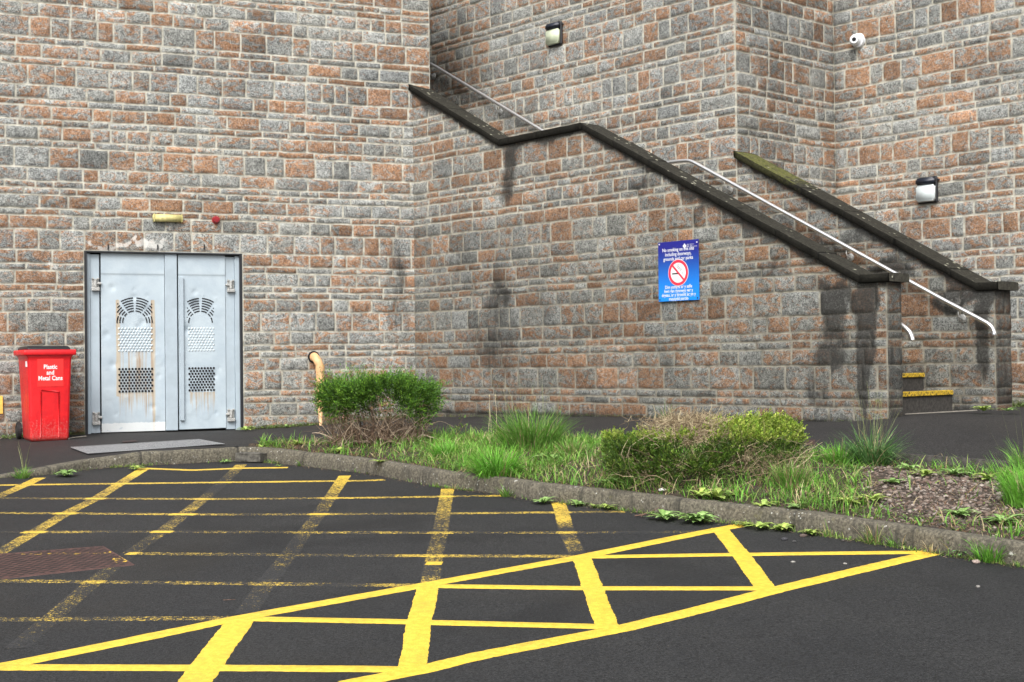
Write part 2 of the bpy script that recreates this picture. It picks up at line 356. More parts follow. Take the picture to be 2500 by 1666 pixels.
# a far left and right guide so the sheet stays level beyond the frame
C_ = np.vstack([C_, [[-9, 14.3, .70], [7.0, 13.3, 1.0], [6.5, 9, .78], [3.9, 16.9, .98]]])
def _phi(r): return r*r*np.log(r+1e-6)
_n = len(C_); _K = _phi(np.linalg.norm(C_[:, None, :2]-C_[None, :, :2], axis=2)) + np.eye(_n)*.02
_P = np.hstack([np.ones((_n, 1)), C_[:, :2]]); _A = np.block([[_K, _P], [_P.T, np.zeros((3, 3))]])
_w = np.linalg.solve(_A, np.concatenate([C_[:, 2], np.zeros(3)]))
def H(x, y):
    x = np.clip(np.asarray(x, float), -9, 7); y = np.clip(np.asarray(y, float), 7.5, 17.8)
    r = np.sqrt((x[..., None]-C_[:, 0])**2+(y[..., None]-C_[:, 1])**2)
    return _phi(r) @ _w[:_n] + _w[_n]+_w[_n+1]*x+_w[_n+2]*y
def at_kerb(u, v): return on_lot(u, v+7)
def on_top(u, v):
    d = ray(u, v); k = 12.0
    lo, hi = 5.0, 20.0
    for _ in range(40):
        k = (lo+hi)/2; p = CAM+d*k
        if p[2] > H(p[0], p[1]): lo = k
        else: hi = k
    return CAM+d*k

# bed / pavement boundary
bnd_px = [(606, 1090), (700, 1083), (1044, 1066), (1366, 1067), (1700, 1076), (1975, 1091), (2241, 1113), (2500, 1132)]
Bd = np.array([on_top(*p) for p in bnd_px]); Bd = np.vstack([Bd, Bd[-1]+(Bd[-1]-Bd[-2])*8])
Bd = np.vstack([Bd[:-1], Bd[-2]+(Bd[-2]-Bd[-3])*8])
def bnd_y(x): 
    yb = np.interp(x, Bd[:, 0], Bd[:, 1]); kb = kback_y(x)
    return np.where(np.asarray(x) < Bd[0, 0], kb, np.maximum(yb, kb+.02))
def bed_z(x, y):
    x = np.asarray(x, float); y = np.asarray(y, float); kb = kback_y(x); yb = bnd_y(x)
    s = np.clip((y-kb)/np.maximum(yb-kb, .05), 0, 1)
    z = H(x, y) - .012 + .035*np.sin(s*math.pi)*(.4+fbm(x*1.6, y*1.6, 5))
    z = z - np.interp(x, [1.6, 2.2], [0, .055])*np.clip((s-.65)/.3, 0, 1)
    return z + .02*(fbm(x*7, y*7, 9)-.5) + .008*(vnoise(x*40, y*40, 3)-.5)

def column_sheet(name, xs, ylo, yhi, ny, zf, mat, kind='structure'):
    X = []; Y = []
    for x in xs:
        a, b = float(ylo(x)), float(yhi(x)); X.append(np.full(ny, x)); Y.append(np.linspace(a, b, ny))
    X = np.array(X); Y = np.array(Y); Z = zf(X, Y); V = np.stack([X, Y, Z], -1).reshape(-1, 3)
    i = np.arange(len(xs)-1)[:, None]*ny; j = np.arange(ny-1)[None, :]
    F = np.stack([i+j, i+ny+j, i+ny+j+1, i+j+1], -1).reshape(-1, 4)
    o = mesh_obj(name, np_mesh(name, V, F), mat, smooth=True); o['kind'] = kind; return o
xs_far = np.concatenate([np.linspace(-34, -7, 10), np.arange(-6.8, 3.6, .1), np.linspace(3.8, 20, 12)])
column_sheet('car_park', xs_far, lambda x: -25, lambda x: kfront_y(x)+.05, 2, lambda X, Y: SL*Y, M['asphalt'])
column_sheet('pavement', xs_far, lambda x: bnd_y(x)-.01, lambda x: bnd_y(x)+3 if x < -8 or x > 9 else 20.5, 60, lambda X, Y: H(X, Y), M['pave'])
xs_bed = np.arange(Bd[0, 0], 5.0, .04)
column_sheet('planting_bed', xs_bed, lambda x: kback_y(x)-.01, lambda x: bnd_y(x)+.02, 60, bed_z, M['soil'])
g_ = np_mesh('ground', [(-300, -300, SL*-300-.8), (300, -300, SL*-300-.8), (300, 300, -.1), (-300, 300, -.1)], [(0, 1, 2, 3)])
mesh_obj('ground', g_, M['asphalt'])['kind'] = 'structure'

# kerb: one profile swept along the line, dark joints every stone
def build_kerb():
    prof = np.array([(-.004, -.12), (0, .045), (.004, .095), (.014, .118), (.034, .128), (.075, .130), (KW-.012, .127), (KW, .118), (KW+.002, -.05)])
    mask = (Kd[:, 0] > -7.5) & (Kd[:, 0] < 6); P = Kd[mask]; N = Kn[mask]
    Ln = np.concatenate([[0], np.cumsum(np.linalg.norm(np.diff(P[:, :2], axis=0), axis=1))])
    ss = []; s = 0
    L = Ln[-1]
    while s < L:
        ss += list(np.arange(s+.008, min(s+.902, L), .03)); ss += [s+.909, s+.912]; s += .915
    ss = np.array([x for x in ss if x <= L]); px = np.interp(ss, Ln, P[:, 0]); py = np.interp(ss, Ln, P[:, 1]); nx = np.interp(ss, Ln, N[:, 0]); ny = np.interp(ss, Ln, N[:, 1])
    ph = (ss % .915); joint = ((ph < .003) | (ph > .906)).astype(float)*(.35+.65*_h((ss//.915).astype(np.int64), 0, 4))
    V = []; A = []
    hk = kerb_h(px)/.128; np_ = len(prof)
    for q, (o, z) in enumerate(prof):
        oo = o + joint*(.005 if o < .05 else 0) + (fbm(ss*6, ss*0+q*.4, 21)-.5)*.010*(o < .06); zz = np.where(z > 0, z*hk, z) - joint*.006*(z > .09) + (fbm(ss*5, ss*0+o*20, 22)-.5)*.014*(z > .05)
        V.append(np.stack([px+nx*oo, py+ny*oo, SL*py+zz], -1))
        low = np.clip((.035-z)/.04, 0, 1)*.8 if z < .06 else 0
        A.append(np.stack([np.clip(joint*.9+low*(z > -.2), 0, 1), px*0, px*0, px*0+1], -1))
    V = np.stack(V, 1).reshape(-1, 3); A = np.stack(A, 1).reshape(-1, 4)
    i = np.arange(len(ss)-1)[:, None]*np_; j = np.arange(np_-1)[None, :]
    F = np.stack([i+j, i+np_+j, i+np_+j+1, i+j+1], -1).reshape(-1, 4)[:, ::-1]
    o = mesh_obj('kerb', np_mesh('kerb', V, F, {'dirt_shade': A}), M['kerb'], smooth=True); o['kind'] = 'structure'
build_kerb()
# concrete edging where the pavement stands above the bed at the right
def build_edging():
    xs = np.arange(1.75, 5, .05); y = bnd_y(xs); V = []
    for dy, dz in ((-.045, -.14), (-.047, .004), (-.040, .010), (.012, .010), (.014, -.05)):
        V.append(np.stack([xs, y+dy, H(xs, y)+dz], -1))
    V = np.stack(V, 1).reshape(-1, 3); i = np.arange(len(xs)-1)[:, None]*5; j = np.arange(4)[None, :]
    F = np.stack([i+j, i+5+j, i+5+j+1, i+j+1], -1).reshape(-1, 4)[:, ::-1]
    o = mesh_obj('pavement_edging', np_mesh('pavement_edging', V, F), M['stepst']); o['kind'] = 'structure'
build_edging()

# ---------------------------------------------------------------- painted box markings
_layer = [0]
def strip(bm_list, px, width, wear, cross=None, fade=None, jit=.004):
    P = np.array([on_lot(*p) for p in px]); P = densify(P, .014); n = len(P)
    if n > 12: P = smooth_path(P, 12)
    T = np.gradient(P[:, :2], axis=0); T /= np.linalg.norm(T, axis=1)[:, None]; N = np.stack([-T[:, 1], T[:, 0]], 1)
    sd_ = RNG.integers(1000); i0 = np.arange(n)
    zl = .0012+_layer[0]*.00004; _layer[0] += 1
    cols = [-.5, -.44, 0, .44, .5]; V = []; A = []
    wv = np.full(n, float(wear))
    if fade is not None: fade = [(a, min(1., b*.62+.40)) for a, b in fade]; wv = np.interp(np.linspace(0, 1, n), [f[0] for f in fade], [f[1] for f in fade])
    if cross:
        for (cx, cy) in cross:
            d = np.hypot(P[:, 0]-cx, P[:, 1]-cy); wv = wv-(wv-RNG.uniform(.52, .80))*np.clip((.085+RNG.uniform(-.02, .03)-d)/.025, 0, 1)
    for c in cols:
        w_ = width*c + (np.sign(c)*(.6*vnoise(i0*.55, i0*0+c*9, sd_)+.4*vnoise(i0*.1, i0*0+c*9, sd_+1)-.5)*2.4*jit if abs(c) > .45 else 0)
        V.append(np.stack([P[:, 0]+N[:, 0]*w_, P[:, 1]+N[:, 1]*w_, SL*(P[:, 1]+N[:, 1]*w_)+(zl if abs(c) < .45 else .0002)], -1)); A.append(np.stack([wv, np.full(n, 1. if abs(c) > .45 else 0.)*(wear > .1), wv*0, wv*0+1], -1))
    V = np.stack(V, 1).reshape(-1, 3); A = np.stack(A, 1).reshape(-1, 4); i = np.arange(n-1)[:, None]*5; j = np.arange(4)[None, :]
    F = np.stack([i+j, i+j+1, i+5+j+1, i+5+j], -1).reshape(-1, 4)[:, ::-1]
    bm_list.append((V, F, A))
def join(lst, name, mat, kind=None):
    V = np.concatenate([a[0] for a in lst]); off = 0; F = []
    for a in lst:
        v = a[0]; f = a[1]; nz = np.cross(v[f[:, 1]]-v[f[:, 0]], v[f[:, 2]]-v[f[:, 0]])[:, 2].sum()
        F.append((f if nz > 0 else f[:, ::-1])+off); off += len(v)
    o = mesh_obj(name, np_mesh(name, V, np.concatenate(F), {'wear': np.concatenate([a[2] for a in lst])}), mat)
    if kind: o['kind'] = kind
    return o
def seg_x(a, b, c, d):
    a, b, c, d = map(lambda q: np.array(q, float), (a, b, c, d)); r = b-a; s = d-c; den = r[0]*s[1]-r[1]*s[0]
    if abs(den) < 1e-9: return None
    t = ((c-a)[0]*s[1]-(c-a)[1]*s[0])/den; q = ((c-a)[0]*r[1]-(c-a)[1]*r[0])/den
    return a+r*t if -.02 <= t <= 1.02 and -.02 <= q <= 1.02 else None
VW = [[(98, 1167), (55, 1187), (0, 1211), (-80, 1248)], [(353, 1144), (236, 1217), (165, 1252), (82, 1301), (0, 1349), (-90, 1400)],
      [(589, 1135), (542, 1180), (497, 1219), (448, 1257), (393, 1301), (314, 1354), (232, 1419), (122, 1513), (39, 1584)],
      [(842, 1162), (805, 1217), (778, 1257), (744, 1301), (703, 1358), (648, 1427), (600, 1500)], [(1093, 1194), (1082, 1255), (1075, 1301), (1061, 1355), (1050, 1425)], [(1363, 1227), (1372, 1252), (1384, 1301), (1412, 1355)]]
HW = [[(353, 1144), (471, 1148.5), (589, 1143.5), (703, 1142)], [(-80, 1187), (0, 1185), (400, 1180), (900, 1174), (937, 1171.5)], [(-80, 1218), (0, 1217), (526, 1219), (900, 1216), (1231, 1210.5)],
      [(-80, 1253), (0, 1253), (542, 1257), (1061, 1254.5), (1526, 1250)], [(-80, 1300), (424, 1299), (900, 1301), (1408, 1301), (1700, 1299)], [(310, 1352), (900, 1357), (1401, 1359)],
      [(-80, 1418), (0, 1419), (900, 1429), (1010, 1430)], [(-80, 1514), (569, 1510)]]
HWear = [.55, .68, .74, .76, .81, .77, .80, .79]
VFade = [[(0, .38), (.5, .55), (1, .6)], [(0, .35), (.3, .55), (.6, .5), (1, .6)], [(0, .45), (.1, .7), (.25, .85), (.4, .6), (.6, .66), (.75, .72), (.9, .66), (1, .9)],
         [(0, .35), (.15, .52), (.4, .66), (.7, .70), (1, .78)], [(0, .30), (.15, .55), (.6, .66), (1, .62)], [(0, .28), (.3, .5), (.7, .66), (1, .74)]]
wpx = []
for vi, vv in enumerate(VW):
    strip(wpx, vv, .112, .6, fade=VFade[vi])
for hi, hh in enumerate(HW):
    cr = []
    for vv in VW:
        for a, b in zip(hh[:-1], hh[1:]):
            for c, d in zip(vv[:-1], vv[1:]):
                x = seg_x(a, b, c, d)
                if x is not None: cr.append(tuple(on_lot(*x)[:2]))
    strip(wpx, hh, .095, HWear[hi], cross=cr)
strip(wpx, [(1040, 1376), (1080, 1376)], .11, .25)
join(wpx, 'worn_yellow_marking', M['paint'], 'structure')
fpx = []
for px, wd in (([(-60, 1640), (0, 1628), (300, 1568), (569, 1512), (1040, 1428), (1408, 1362), (1700, 1303), (1812, 1282)], .115), ([(-60, 1629), (0, 1629.5), (500, 1631), (900, 1633.5), (1020, 1636)], .10),
               ([(840, 1672), (1036, 1634), (1166, 1602), (1426, 1552), (1514, 1536), (1700, 1491), (1904, 1438), (2217, 1364), (2275, 1351)], .12), ([(600, 1511), (900, 1516.5), (1461, 1530), (1500, 1531)], .10),
               ([(1045, 1431), (1426, 1436.5), (1700, 1437), (1860, 1437)], .10), ([(1425, 1360.5), (1700, 1355.7), (2006, 1351.5), (2262, 1348.5)], .10),
               ([(589, 1512), (530, 1591), (468, 1675)], .14), ([(1046, 1428), (1034, 1480), (1022, 1520), (1012, 1600), (1002, 1640)], .118), ([(1420, 1360), (1447, 1436), (1479, 1520), (1486, 1536)], .112), ([(1757, 1290), (1772, 1310), (1809, 1355), (1872, 1440)], .112)):
    strip(fpx, px, wd, .0, jit=.006)
join(fpx, 'fresh_yellow_marking', M['paint'], 'structure')

# ---------------------------------------------------------------- stone walls
MOD = .0773; ZREF = 3.093
UP = [2, 1, 2, 1, 1, 2, 3, 1, 2, 1, 2, 1, 2, 3, 1, 2, 1, 3, 2, 2, 1, 1, 2, 3, 1, 2, 1, 2, 1, 2, 3, 1, 2, 2, 1, 3]
DN = [3, 2, 1, 2, 1, 1, 2, 3, 2, 1, 1, 2, 3, 1, 1, 2, 2, 2, 1]
edges = [ZREF]
for k in UP: edges.append(edges[-1]+k*MOD)
lo = [ZREF]
for k in DN: lo.append(lo[-1]-k*MOD)
COURSES = sorted(lo[1:]+edges)
def ramp_blobs(blobs):
    def f(t, z):
        a = np.zeros_like(t); t = t+.30*(fbm(t*3, z*1.6, 91)-.5)+.10*(vnoise(t*14, z*3, 92)-.5); z = z+.4*(fbm(t*5, z*2, 93)-.5)
        for (bt, bz, rt, rz, s) in blobs: a = np.maximum(a, s*np.exp(-(np.abs((t-bt)/rt)**2.4+np.abs((z-bz)/rz)**2.4)))
        return a
    return f
def stone_wall(name, W, spans, ztop, seed, stain_shade=None, pale=None, moss=None, damp_shade=None, parent=None, zlo=.45, zhi=7.2, bright=1.0, relief=1.0, ow=.48):
    """stones laid in courses as one surface with raised faces and recessed mortar"""
    P, D = W; nrm = np.array([D[1], -D[0]]); rng = np.random.default_rng(seed)
    VT = []; VZ = []; VD = []; CA = []; FF = []; off = 0; J = .0054; B = .010
    for z0, z1 in zip(COURSES[:-1], COURSES[1:]):
        if z1 < zlo or z0 > zhi: continue
        h = z1-z0; z0 = max(z0, zlo)
        for (a, b) in spans(z0, z1):
            t = a; 
            while t < b-.01:
                base = {1: (.18, .46), 2: (.17, .42), 3: (.15, .39)}[int(round(min(h, .24)/MOD))]
                wd = rng.uniform(*base)*(1.15 if rng.random() < .15 else 1)
                if t+wd > b-.10: wd = b-t
                t1 = t+wd
                if ztop is not None and max(ztop(np.array([t, (t+t1)/2, t1]))) <= z0+.001: t = t1; continue
                jj = J*rng.uniform(.75, 1.35)
                def axis(L, step):
                    if L < 2*(jj+B)+.01: return np.linspace(0, L, 5)
                    inner = L-2*(jj+B); n = max(2, int(round(inner/step)))
                    return np.concatenate([[0, jj], jj+B+inner*np.arange(n+1)/n, [L-jj, L]])
                X = axis(wd, .038); Y = axis(z1-z0, .036); nx, ny = len(X), len(Y)
                gx, gy = np.meshgrid(X, Y, indexing='ij')
                rc = rng.uniform(.010, .022)*(.8 if h < .1 else 1.2)
                qx = np.abs(gx-wd/2)-(wd/2-jj-rc); qy = np.abs(gy-(z1-z0)/2)-((z1-z0)/2-jj-rc)
                sdf = rc-(np.hypot(np.maximum(qx, 0), np.maximum(qy, 0))+np.minimum(np.maximum(qx, qy), 0))
                sdn = sdf + .004*(vnoise((gx+t)*30, (gy+z0)*30, seed)-.5)
                face = np.clip(sdn/.011, 0, 1); face = face*face*(3-2*face)
                hh = rng.uniform(.004, .016)
                tilt = (gx/wd-.5)*rng.normal(0, .005)+(gy/max(z1-z0, .01)-.5)*rng.normal(0, .006)
                bulge = .007*(1-np.minimum(1, ((gx/wd-.5)*2)**2))*(1-((gy/(z1-z0)-.5)*2)**2)
                lump = (fbm((gx+t)*14, (gy+z0)*14, seed+3)-.5)*.026
                dep = face*(hh*.6+.0025+tilt*.7+bulge*.3+lump*.85)*relief; dep = np.where(face > 0, np.maximum(dep, .001*face), 0)
                wob = (vnoise((gx+t)*5, (gy+z0)*3, seed+8)-.5)*.010+(vnoise((gx+t)*17, (gy+z0)*11, seed+9)-.5)*.004
                VT.append((gx+t).ravel()); VZ.append((gy+z0+wob*(1 if True else 0)).ravel()); VD.append(dep.ravel())
                mort = np.clip(1.15-sdn/.0050, 0, 1)
                big = rng.random(); orange = np.clip(rng.normal(ow, .27), 0, 1)
                br = bright*np.clip(rng.normal(1.0, .13), .68, 1.32)
                o_ = np.ones_like(gx); CA.append(np.stack([o_*big, o_*orange, o_*br, mort], -1).reshape(-1, 4))
                i = np.arange(nx-1)[:, None]*ny; j = np.arange(ny-1)[None, :]
                FF.append((np.stack([i+j, i+ny+j, i+ny+j+1, i+j+1], -1).reshape(-1, 4)+off)); off += nx*ny
                t = t1
    T_ = np.concatenate(VT); Z_ = np.concatenate(VZ); D_ = np.concatenate(VD); CA = np.concatenate(CA); F = np.concatenate(FF)
    if ztop is not None:
        zt = ztop(T_); over = Z_ >= zt; Z_ = np.minimum(Z_, zt); F = F[~over[F].all(axis=1)]
    zero = np.zeros_like(T_)
    if stain_shade is None: stn_shade = zero
    else: stn_shade = stain_shade(T_, Z_)
    if ztop is not None: stn_shade = np.maximum(stn_shade, 1.1*np.exp(-(ztop(T_)-Z_)/(.05+.22*np.clip(fbm(T_*4, Z_*0, seed+31)-.35, 0, 1)))*(.3+1.1*fbm(T_*3, Z_*0, seed+31)))
    A2 = np.stack([stn_shade, pale(T_, Z_) if pale else zero, moss(T_, Z_) if moss else zero, damp_shade(T_, Z_) if damp_shade else zero], -1)
    V = np.stack([P[0]+D[0]*T_+nrm[0]*D_, P[1]+D[1]*T_+nrm[1]*D_, Z_], -1)
    o = mesh_obj(name, np_mesh(name, V, F, {'stone': CA, 'dirt_shade': A2}), M['stone'], parent, smooth=True)
    return o
def full(a, b): return lambda z0, z1: [(a, b)]

building = empty('stone_building', 'tall grey and orange rock faced stone building with stepped back walls', 'building', loc=(0, 0, 0))
DT0, DT1, DZ1 = -1.800, .008, ZREF-3*MOD
A_END = 2.40
stone_wall('wall', WA, lambda z0, z1: [(-9, A_END)] if z0 >= DZ1-.01 else [(-9, DT0), (DT1, A_END if z0 > 4.9 else 2.25)], None, 11,
           pale=ramp_blobs([(-1.3, 2.91, .75, .06, .75), (-.3, 2.90, .35, .03, .5), (-2.15, 2.72, .14, .07, .6), (-1.9, 2.18, .12, .12, .45), (-1.88, 1.42, .07, .07, .6), (.8, 4.55, .1, .05, .5), (.2, 4.3, .3, .04, .4), (1.9, 4.9, .8, .05, .35)]),
           moss=lambda t, z: .75*np.exp(-np.maximum(z-H(PA[0]+dA[0]*t, PA[1]+dA[1]*t), 0)/.09),
           stain_shade=lambda t, z: np.maximum(ramp_blobs([(1.95, 2.5, .22, 1.0, .45), (2.1, 1.5, .2, .5, .4), (-2.2, .95, .8, .3, .45), (-5, 1.1, 2.5, .4, .4)])(t, z), .45*np.exp(-np.maximum(z-H(PA[0]+dA[0]*t, PA[1]+dA[1]*t), 0)/.12)),
           damp_shade=lambda t, z: .10+.50*np.exp(-(z-.75)/.9), parent=building, bright=1.06, ow=.54)
# return of the left wall into the stair passage, unseen from the front
WR = (PA+dA*A_END, np.array([-dA[1], dA[0]]))
stone_wall('wall', WR, full(0, 2.6), None, 12, parent=building, relief=.6)
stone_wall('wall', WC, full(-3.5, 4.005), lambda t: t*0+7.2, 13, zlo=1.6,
           stain_shade=ramp_blobs([(-.9, 5.4, 1.5, .7, .42), (.2, 4.6, 1.3, .35, .33), (-1.2, 6.3, .8, .5, .25)]),  # left corner shade painted in, plus darker area under the handrail
           pale=ramp_blobs([(2.2, 4.9, .5, .05, .4), (.9, 5.7, .2, .06, .4)]), damp_shade=lambda t, z: np.clip(.15+.35*np.exp(-(t+1.2)/1.2), 0, .6), parent=building, bright=1.0, ow=.52)  # last term deepens the painted corner shade towards the left
stone_wall('wall', WD, full(0, 1.84), None, 14, stain_shade=lambda t, z: .28*np.exp(-((t-1.84)/.25)**2), damp_shade=lambda t, z: .22+0*t, parent=building, bright=.93, ow=.54)  # darker towards the inner corner at its far end
stone_wall('wall', WE, full(0, 7), None, 15, stain_shade=lambda t, z: np.maximum(.35*np.exp(-(t/.3)**2), .5*np.exp(-(z-1.0)/.1)), damp_shade=lambda t, z: .18+.4*np.exp(-(z-.9)/.5),  # darker towards the inner corner where this wall starts
           moss=lambda t, z: .85*np.exp(-np.maximum(z-1.0, 0)/.14), parent=building, bright=.98, ow=.52)

# stair parapets ------------------------------------------------------------
TB0, TB1, THK, CT = 0.0, 6.80, .23, .077
def profB(t): return np.interp(t, [-.02, 1.655, 3.02, 6.545, 7.2], [4.935, 4.045, 4.055, 2.205, 2.205])
TC0, TC1 = 4.005, 7.06
def profC(t): return np.interp(t, [4.0, 6.885, 8], [3.755, 2.165, 2.165])
stair = empty('stone_staircase', 'outdoor stone staircase between two dark capped parapet walls with yellow edged steps', 'staircase')
def sB(t, z):
    a = ramp_blobs([(1.80, 3.72, .17, .36, .90), (1.62, 2.3, .28, .55, .52), (1.5, 1.75, .6, .6, .50), (2.3, 2.2, .5, .4, .40), (.9, 2.8, .4, .5, .35), (5.2, 1.9, .7, .6, .35), (4.7, 3.05, .25, .18, .5), (3.9, 3.4, .3, .15, .5), (1.1, 2.45, .25, .25, .42), (1.7, 1.2, .5, .35, .35), (1.75, 2.36, .10, .14, .8),
                     (6.56, 1.62, .12, .75, 1.2), (6.53, 2.0, .14, .2, .9), (6.18, 1.92, .13, .28, .85), (6.14, 1.6, .15, .16, .85), (6.25, 2.12, .30, .12, .75), (6.0, 1.3, .2, .25, .5), (4.1, 1.62, .45, .22, .42), (3.0, 2.1, .7, .5, .28), (6.3, 1.5, .5, .7, .35), (5.0, 2.8, .35, .15, .4), (5.55, 2.5, .3, .12, .45)])(t, z)
    return np.maximum(a, .6*np.exp(-np.maximum(z-.95, 0)/.07))
parB = stone_wall('parapet_wall', WB, full(TB0, TB1), profB, 21, stain_shade=sB, moss=lambda t, z: .5*np.exp(-np.maximum(z-.9, 0)/.06)+.5*np.exp(-(((t-6.7)/.1)**2+((z-1.15)/.06)**2)),
           damp_shade=lambda t, z: np.clip(.95-.15*(z-1)-.25*(z > 3.2), .35, 1), pale=ramp_blobs([(1.5, 2.72, .35, .03, .45), (1.62, 2.38, .05, .03, .8), (2.05, 1.55, .25, .04, .45), (6.5, 1.72, .04, .04, .7)]), parent=stair, zlo=.5, bright=.90, ow=.54)
def rev(W, t, off): return (W[0]+W[1]*t+np.array([-W[1][1], W[1][0]])*off, -W[1])
LB = TB1-TB0
stone_wall('parapet_wall', rev(WB, TB1, THK), full(0, LB), lambda t: profB(TB1-t), 22, parent=stair, zlo=.5, relief=.5, damp_shade=lambda t, z: .8+0*t)
stone_wall('pier_end', (PB+dB*TB1, nB), full(0, THK), lambda t: t*0+2.205, 23, parent=stair, zlo=.5, damp_shade=lambda t, z: .9+0*t, stain_shade=lambda t, z: .45+.4*np.exp(-(z-.95)/.1), bright=.9)
def sC(t, z):
    a = ramp_blobs([(5.95, 2.45, .28, .13, .9), (5.3, 2.75, .5, .15, .55), (6.7, 2.06, .35, .12, 1.0), (6.97, 1.65, .075, .42, 1.0), (7.0, 2.05, .12, .2, .9), (6.75, 1.5, .3, .35, .4), (6.5, 1.15, .8, .15, .4), (5.9, 1.85, .4, .16, .45), (6.2, 1.4, .3, .3, .5)])(t, z)
    return np.maximum(a, .7*np.exp(-np.maximum(z-1.02, 0)/.10)*(t > 6.2))
stone_wall('parapet_wall', WC, full(TC0, TC1), profC, 24, stain_shade=sC, damp_shade=lambda t, z: np.clip(.75+.25*(t-5.5)/1.5, .4, 1), pale=ramp_blobs([(6.6, 2.06, .28, .03, .75)]), parent=stair, zlo=.5, bright=.92, ow=.52)
stone_wall('parapet_wall', rev(WC, TC1, THK+.06), full(0, TC1-TC0), lambda t: profC(TC1-t), 25, parent=stair, zlo=.5, relief=.5, damp_shade=lambda t, z: .8+0*t)
stone_wall('pier_end', (PC+dB*TC1, nB), full(0, THK+.06), lambda t: t*0+2.165, 26, parent=stair, zlo=.5, damp_shade=lambda t, z: .9+0*t, stain_shade=lambda t, z: .5+0*t, bright=.85)
# wall C continues as the inside face of the stair below the building corner
def coping(name, W, pts, thick, joints, mossf, oh=.045):
    """pts: (t, z underside); dark stone cap with joints"""
    P, D = W; n = np.array([D[1], -D[0]]); ts = []
    t0, t1 = pts[0][0], pts[-1][0]
    prof = lambda t: np.interp(t, [p[0] for p in pts], [p[1] for p in pts])
    js = sorted(set(joints)); base = list(np.arange(t0, t1, .05))+[t1]+[p[0] for p in pts]
    base = [b for b in base if all(abs(b-j) > .01 for j in js)]
    ts = sorted(base+[j+d for j in js for d in (-.006, -.003, .003, .006)])
    ts = np.array(ts); jm = np.array([1. if any(abs(t-j) < .0045 for j in js) else 0. for t in ts])
    z = prof(ts); o0, o1 = oh, -(thick+oh); h = CT
    sec = [(o0-.012, 0), (o0, .006), (o0, h-.006), (o0-.003, h-.001), (o0-.008, h), (o0-.10, h+.002), (o1/2+.02, h+.003), (o1+.06, h+.001), (o1+.016, h), (o1, h-.014), (o1, .006), (o1+.012, 0)]
    stoff = np.array([(_h(np.int64(sum(j < t for j in js)), np.int64(3), 5)-.5)*.014 for t in ts]); V = []; A = []
    for q, (o, dz) in enumerate(sec):
        oo = o+(fbm(ts*9, ts*0+q*.5, 41)-.5)*.010 - jm*.010*np.sign(o-o1/2)+stoff; zz = z+dz+(fbm(ts*9, ts*0+o*9, 42)-.5)*.008 - jm*.010*(dz > .03)+stoff*.8
        V.append(np.stack([P[0]+D[0]*ts+n[0]*oo, P[1]+D[1]*ts+n[1]*oo, zz], -1)); A.append(np.stack([jm*.8, jm*0, mossf(ts), jm*0+1], -1))
    ns = len(sec); V = np.stack(V, 1).reshape(-1, 3); A = np.stack(A, 1).reshape(-1, 4)
    i = np.arange(len(ts)-1)[:, None]*ns; j = np.arange(ns)[None, :]; jn = (j+1) % ns
    F = np.stack([i+j, i+ns+j, i+ns+jn, i+jn], -1).reshape(-1, 4)[:, ::-1]
    caps = []
    for st_, r in ((0, False), ((len(ts)-1)*ns, True)):
        for k in range(1, ns//2):
            q = [st_+k-1, st_+k, st_+ns-1-k, st_+ns-k]; caps.append(q[::-1] if r else q)
    F = np.vstack([F, np.array(caps)])
    return mesh_obj(name, np_mesh(name, V, F, {'dirt_shade': A}), M['coping'], stair)
coping('coping', WB, [(-.01, 4.94), (1.655, 4.045), (3.02, 4.055), (6.545, 2.205), (6.86, 2.205)], THK, [.75, 1.66, 2.3, 3.02, 3.5, 4.0, 4.6, 5.15, 5.62, 6.1, 6.545], lambda t: np.where(t < 5, .25, 0)*1.0)
coping('coping', WC, [(4.0, 3.755), (6.885, 2.165), (7.12, 2.165)], THK+.06, [4.9, 5.42, 6.0, 6.62], lambda t: np.clip((5.3-t)/.8, 0, .9))
# steps
RUN, RISE = .308, .1665
z0s = 1.035
for k in range(11):
    tf = 6.60-k*RUN - (.0)
    zt = 1.213+k*RISE
    bm = bmesh.new(); add_box(bm, -RUN*1.0, .0, .0, 1.396-THK, -.35 if k else -.4, 0)
    for f in list(bm.faces): pass
    o = bm_obj('step', bm, M['stepst'], stair); P0 = PB+dB*tf+nB*THK
    Mx = Matrix(((dB[0], nB[0], 0, P0[0]), (dB[1], nB[1], 0, P0[1]), (0, 0, 1, zt-.004*k*0), (0, 0, 0, 1)))
    o.matrix_world = Mx
    bm = bmesh.new(); w_ = 1.396-THK; xs_ = [0.02, .42, .79, w_-.015] if k == 0 else [.02, .38, .78, w_-.012]
    for a, b in zip(xs_[:-1], xs_[1:]): add_box(bm, -.055, .022, a+.003, b-.003, -.042 if k == 0 else -.038, .003, .004, 1)
    nz = bm_obj('nosing', bm, M['nosing'], o)
# landing
bm = bmesh.new(); add_box(bm, 1.2, 6.60-11*RUN+.01, THK, 1.396, 2.2, 1.213+10*RISE+.14); o = bm_obj('landing', bm, M['stepst'], stair)
o.matrix_world = Matrix(((dB[0], nB[0], 0, PB[0]), (dB[1], nB[1], 0, PB[1]), (0, 0, 1, 0), (0, 0, 0, 1)))
# riser facing stones, seen under the first nosing, and the pale threshold strip
bm = bmesh.new(); q0 = on_top(2208, 1014); q1 = on_top(2385, 1004.5)
v = [bm.verts.new(p) for p in ((q0[0], q0[1]-.02, q0[2]+.006), (q1[0], q1[1]-.02, q1[2]+.006), (q1[0]+.02, q1[1]+.06, q1[2]+.012), (q0[0]+.02, q0[1]+.06, q0[2]+.012))]
bm.faces.new(v); tag(bm_obj('threshold_strip', bm, M['conc']), kind='structure')

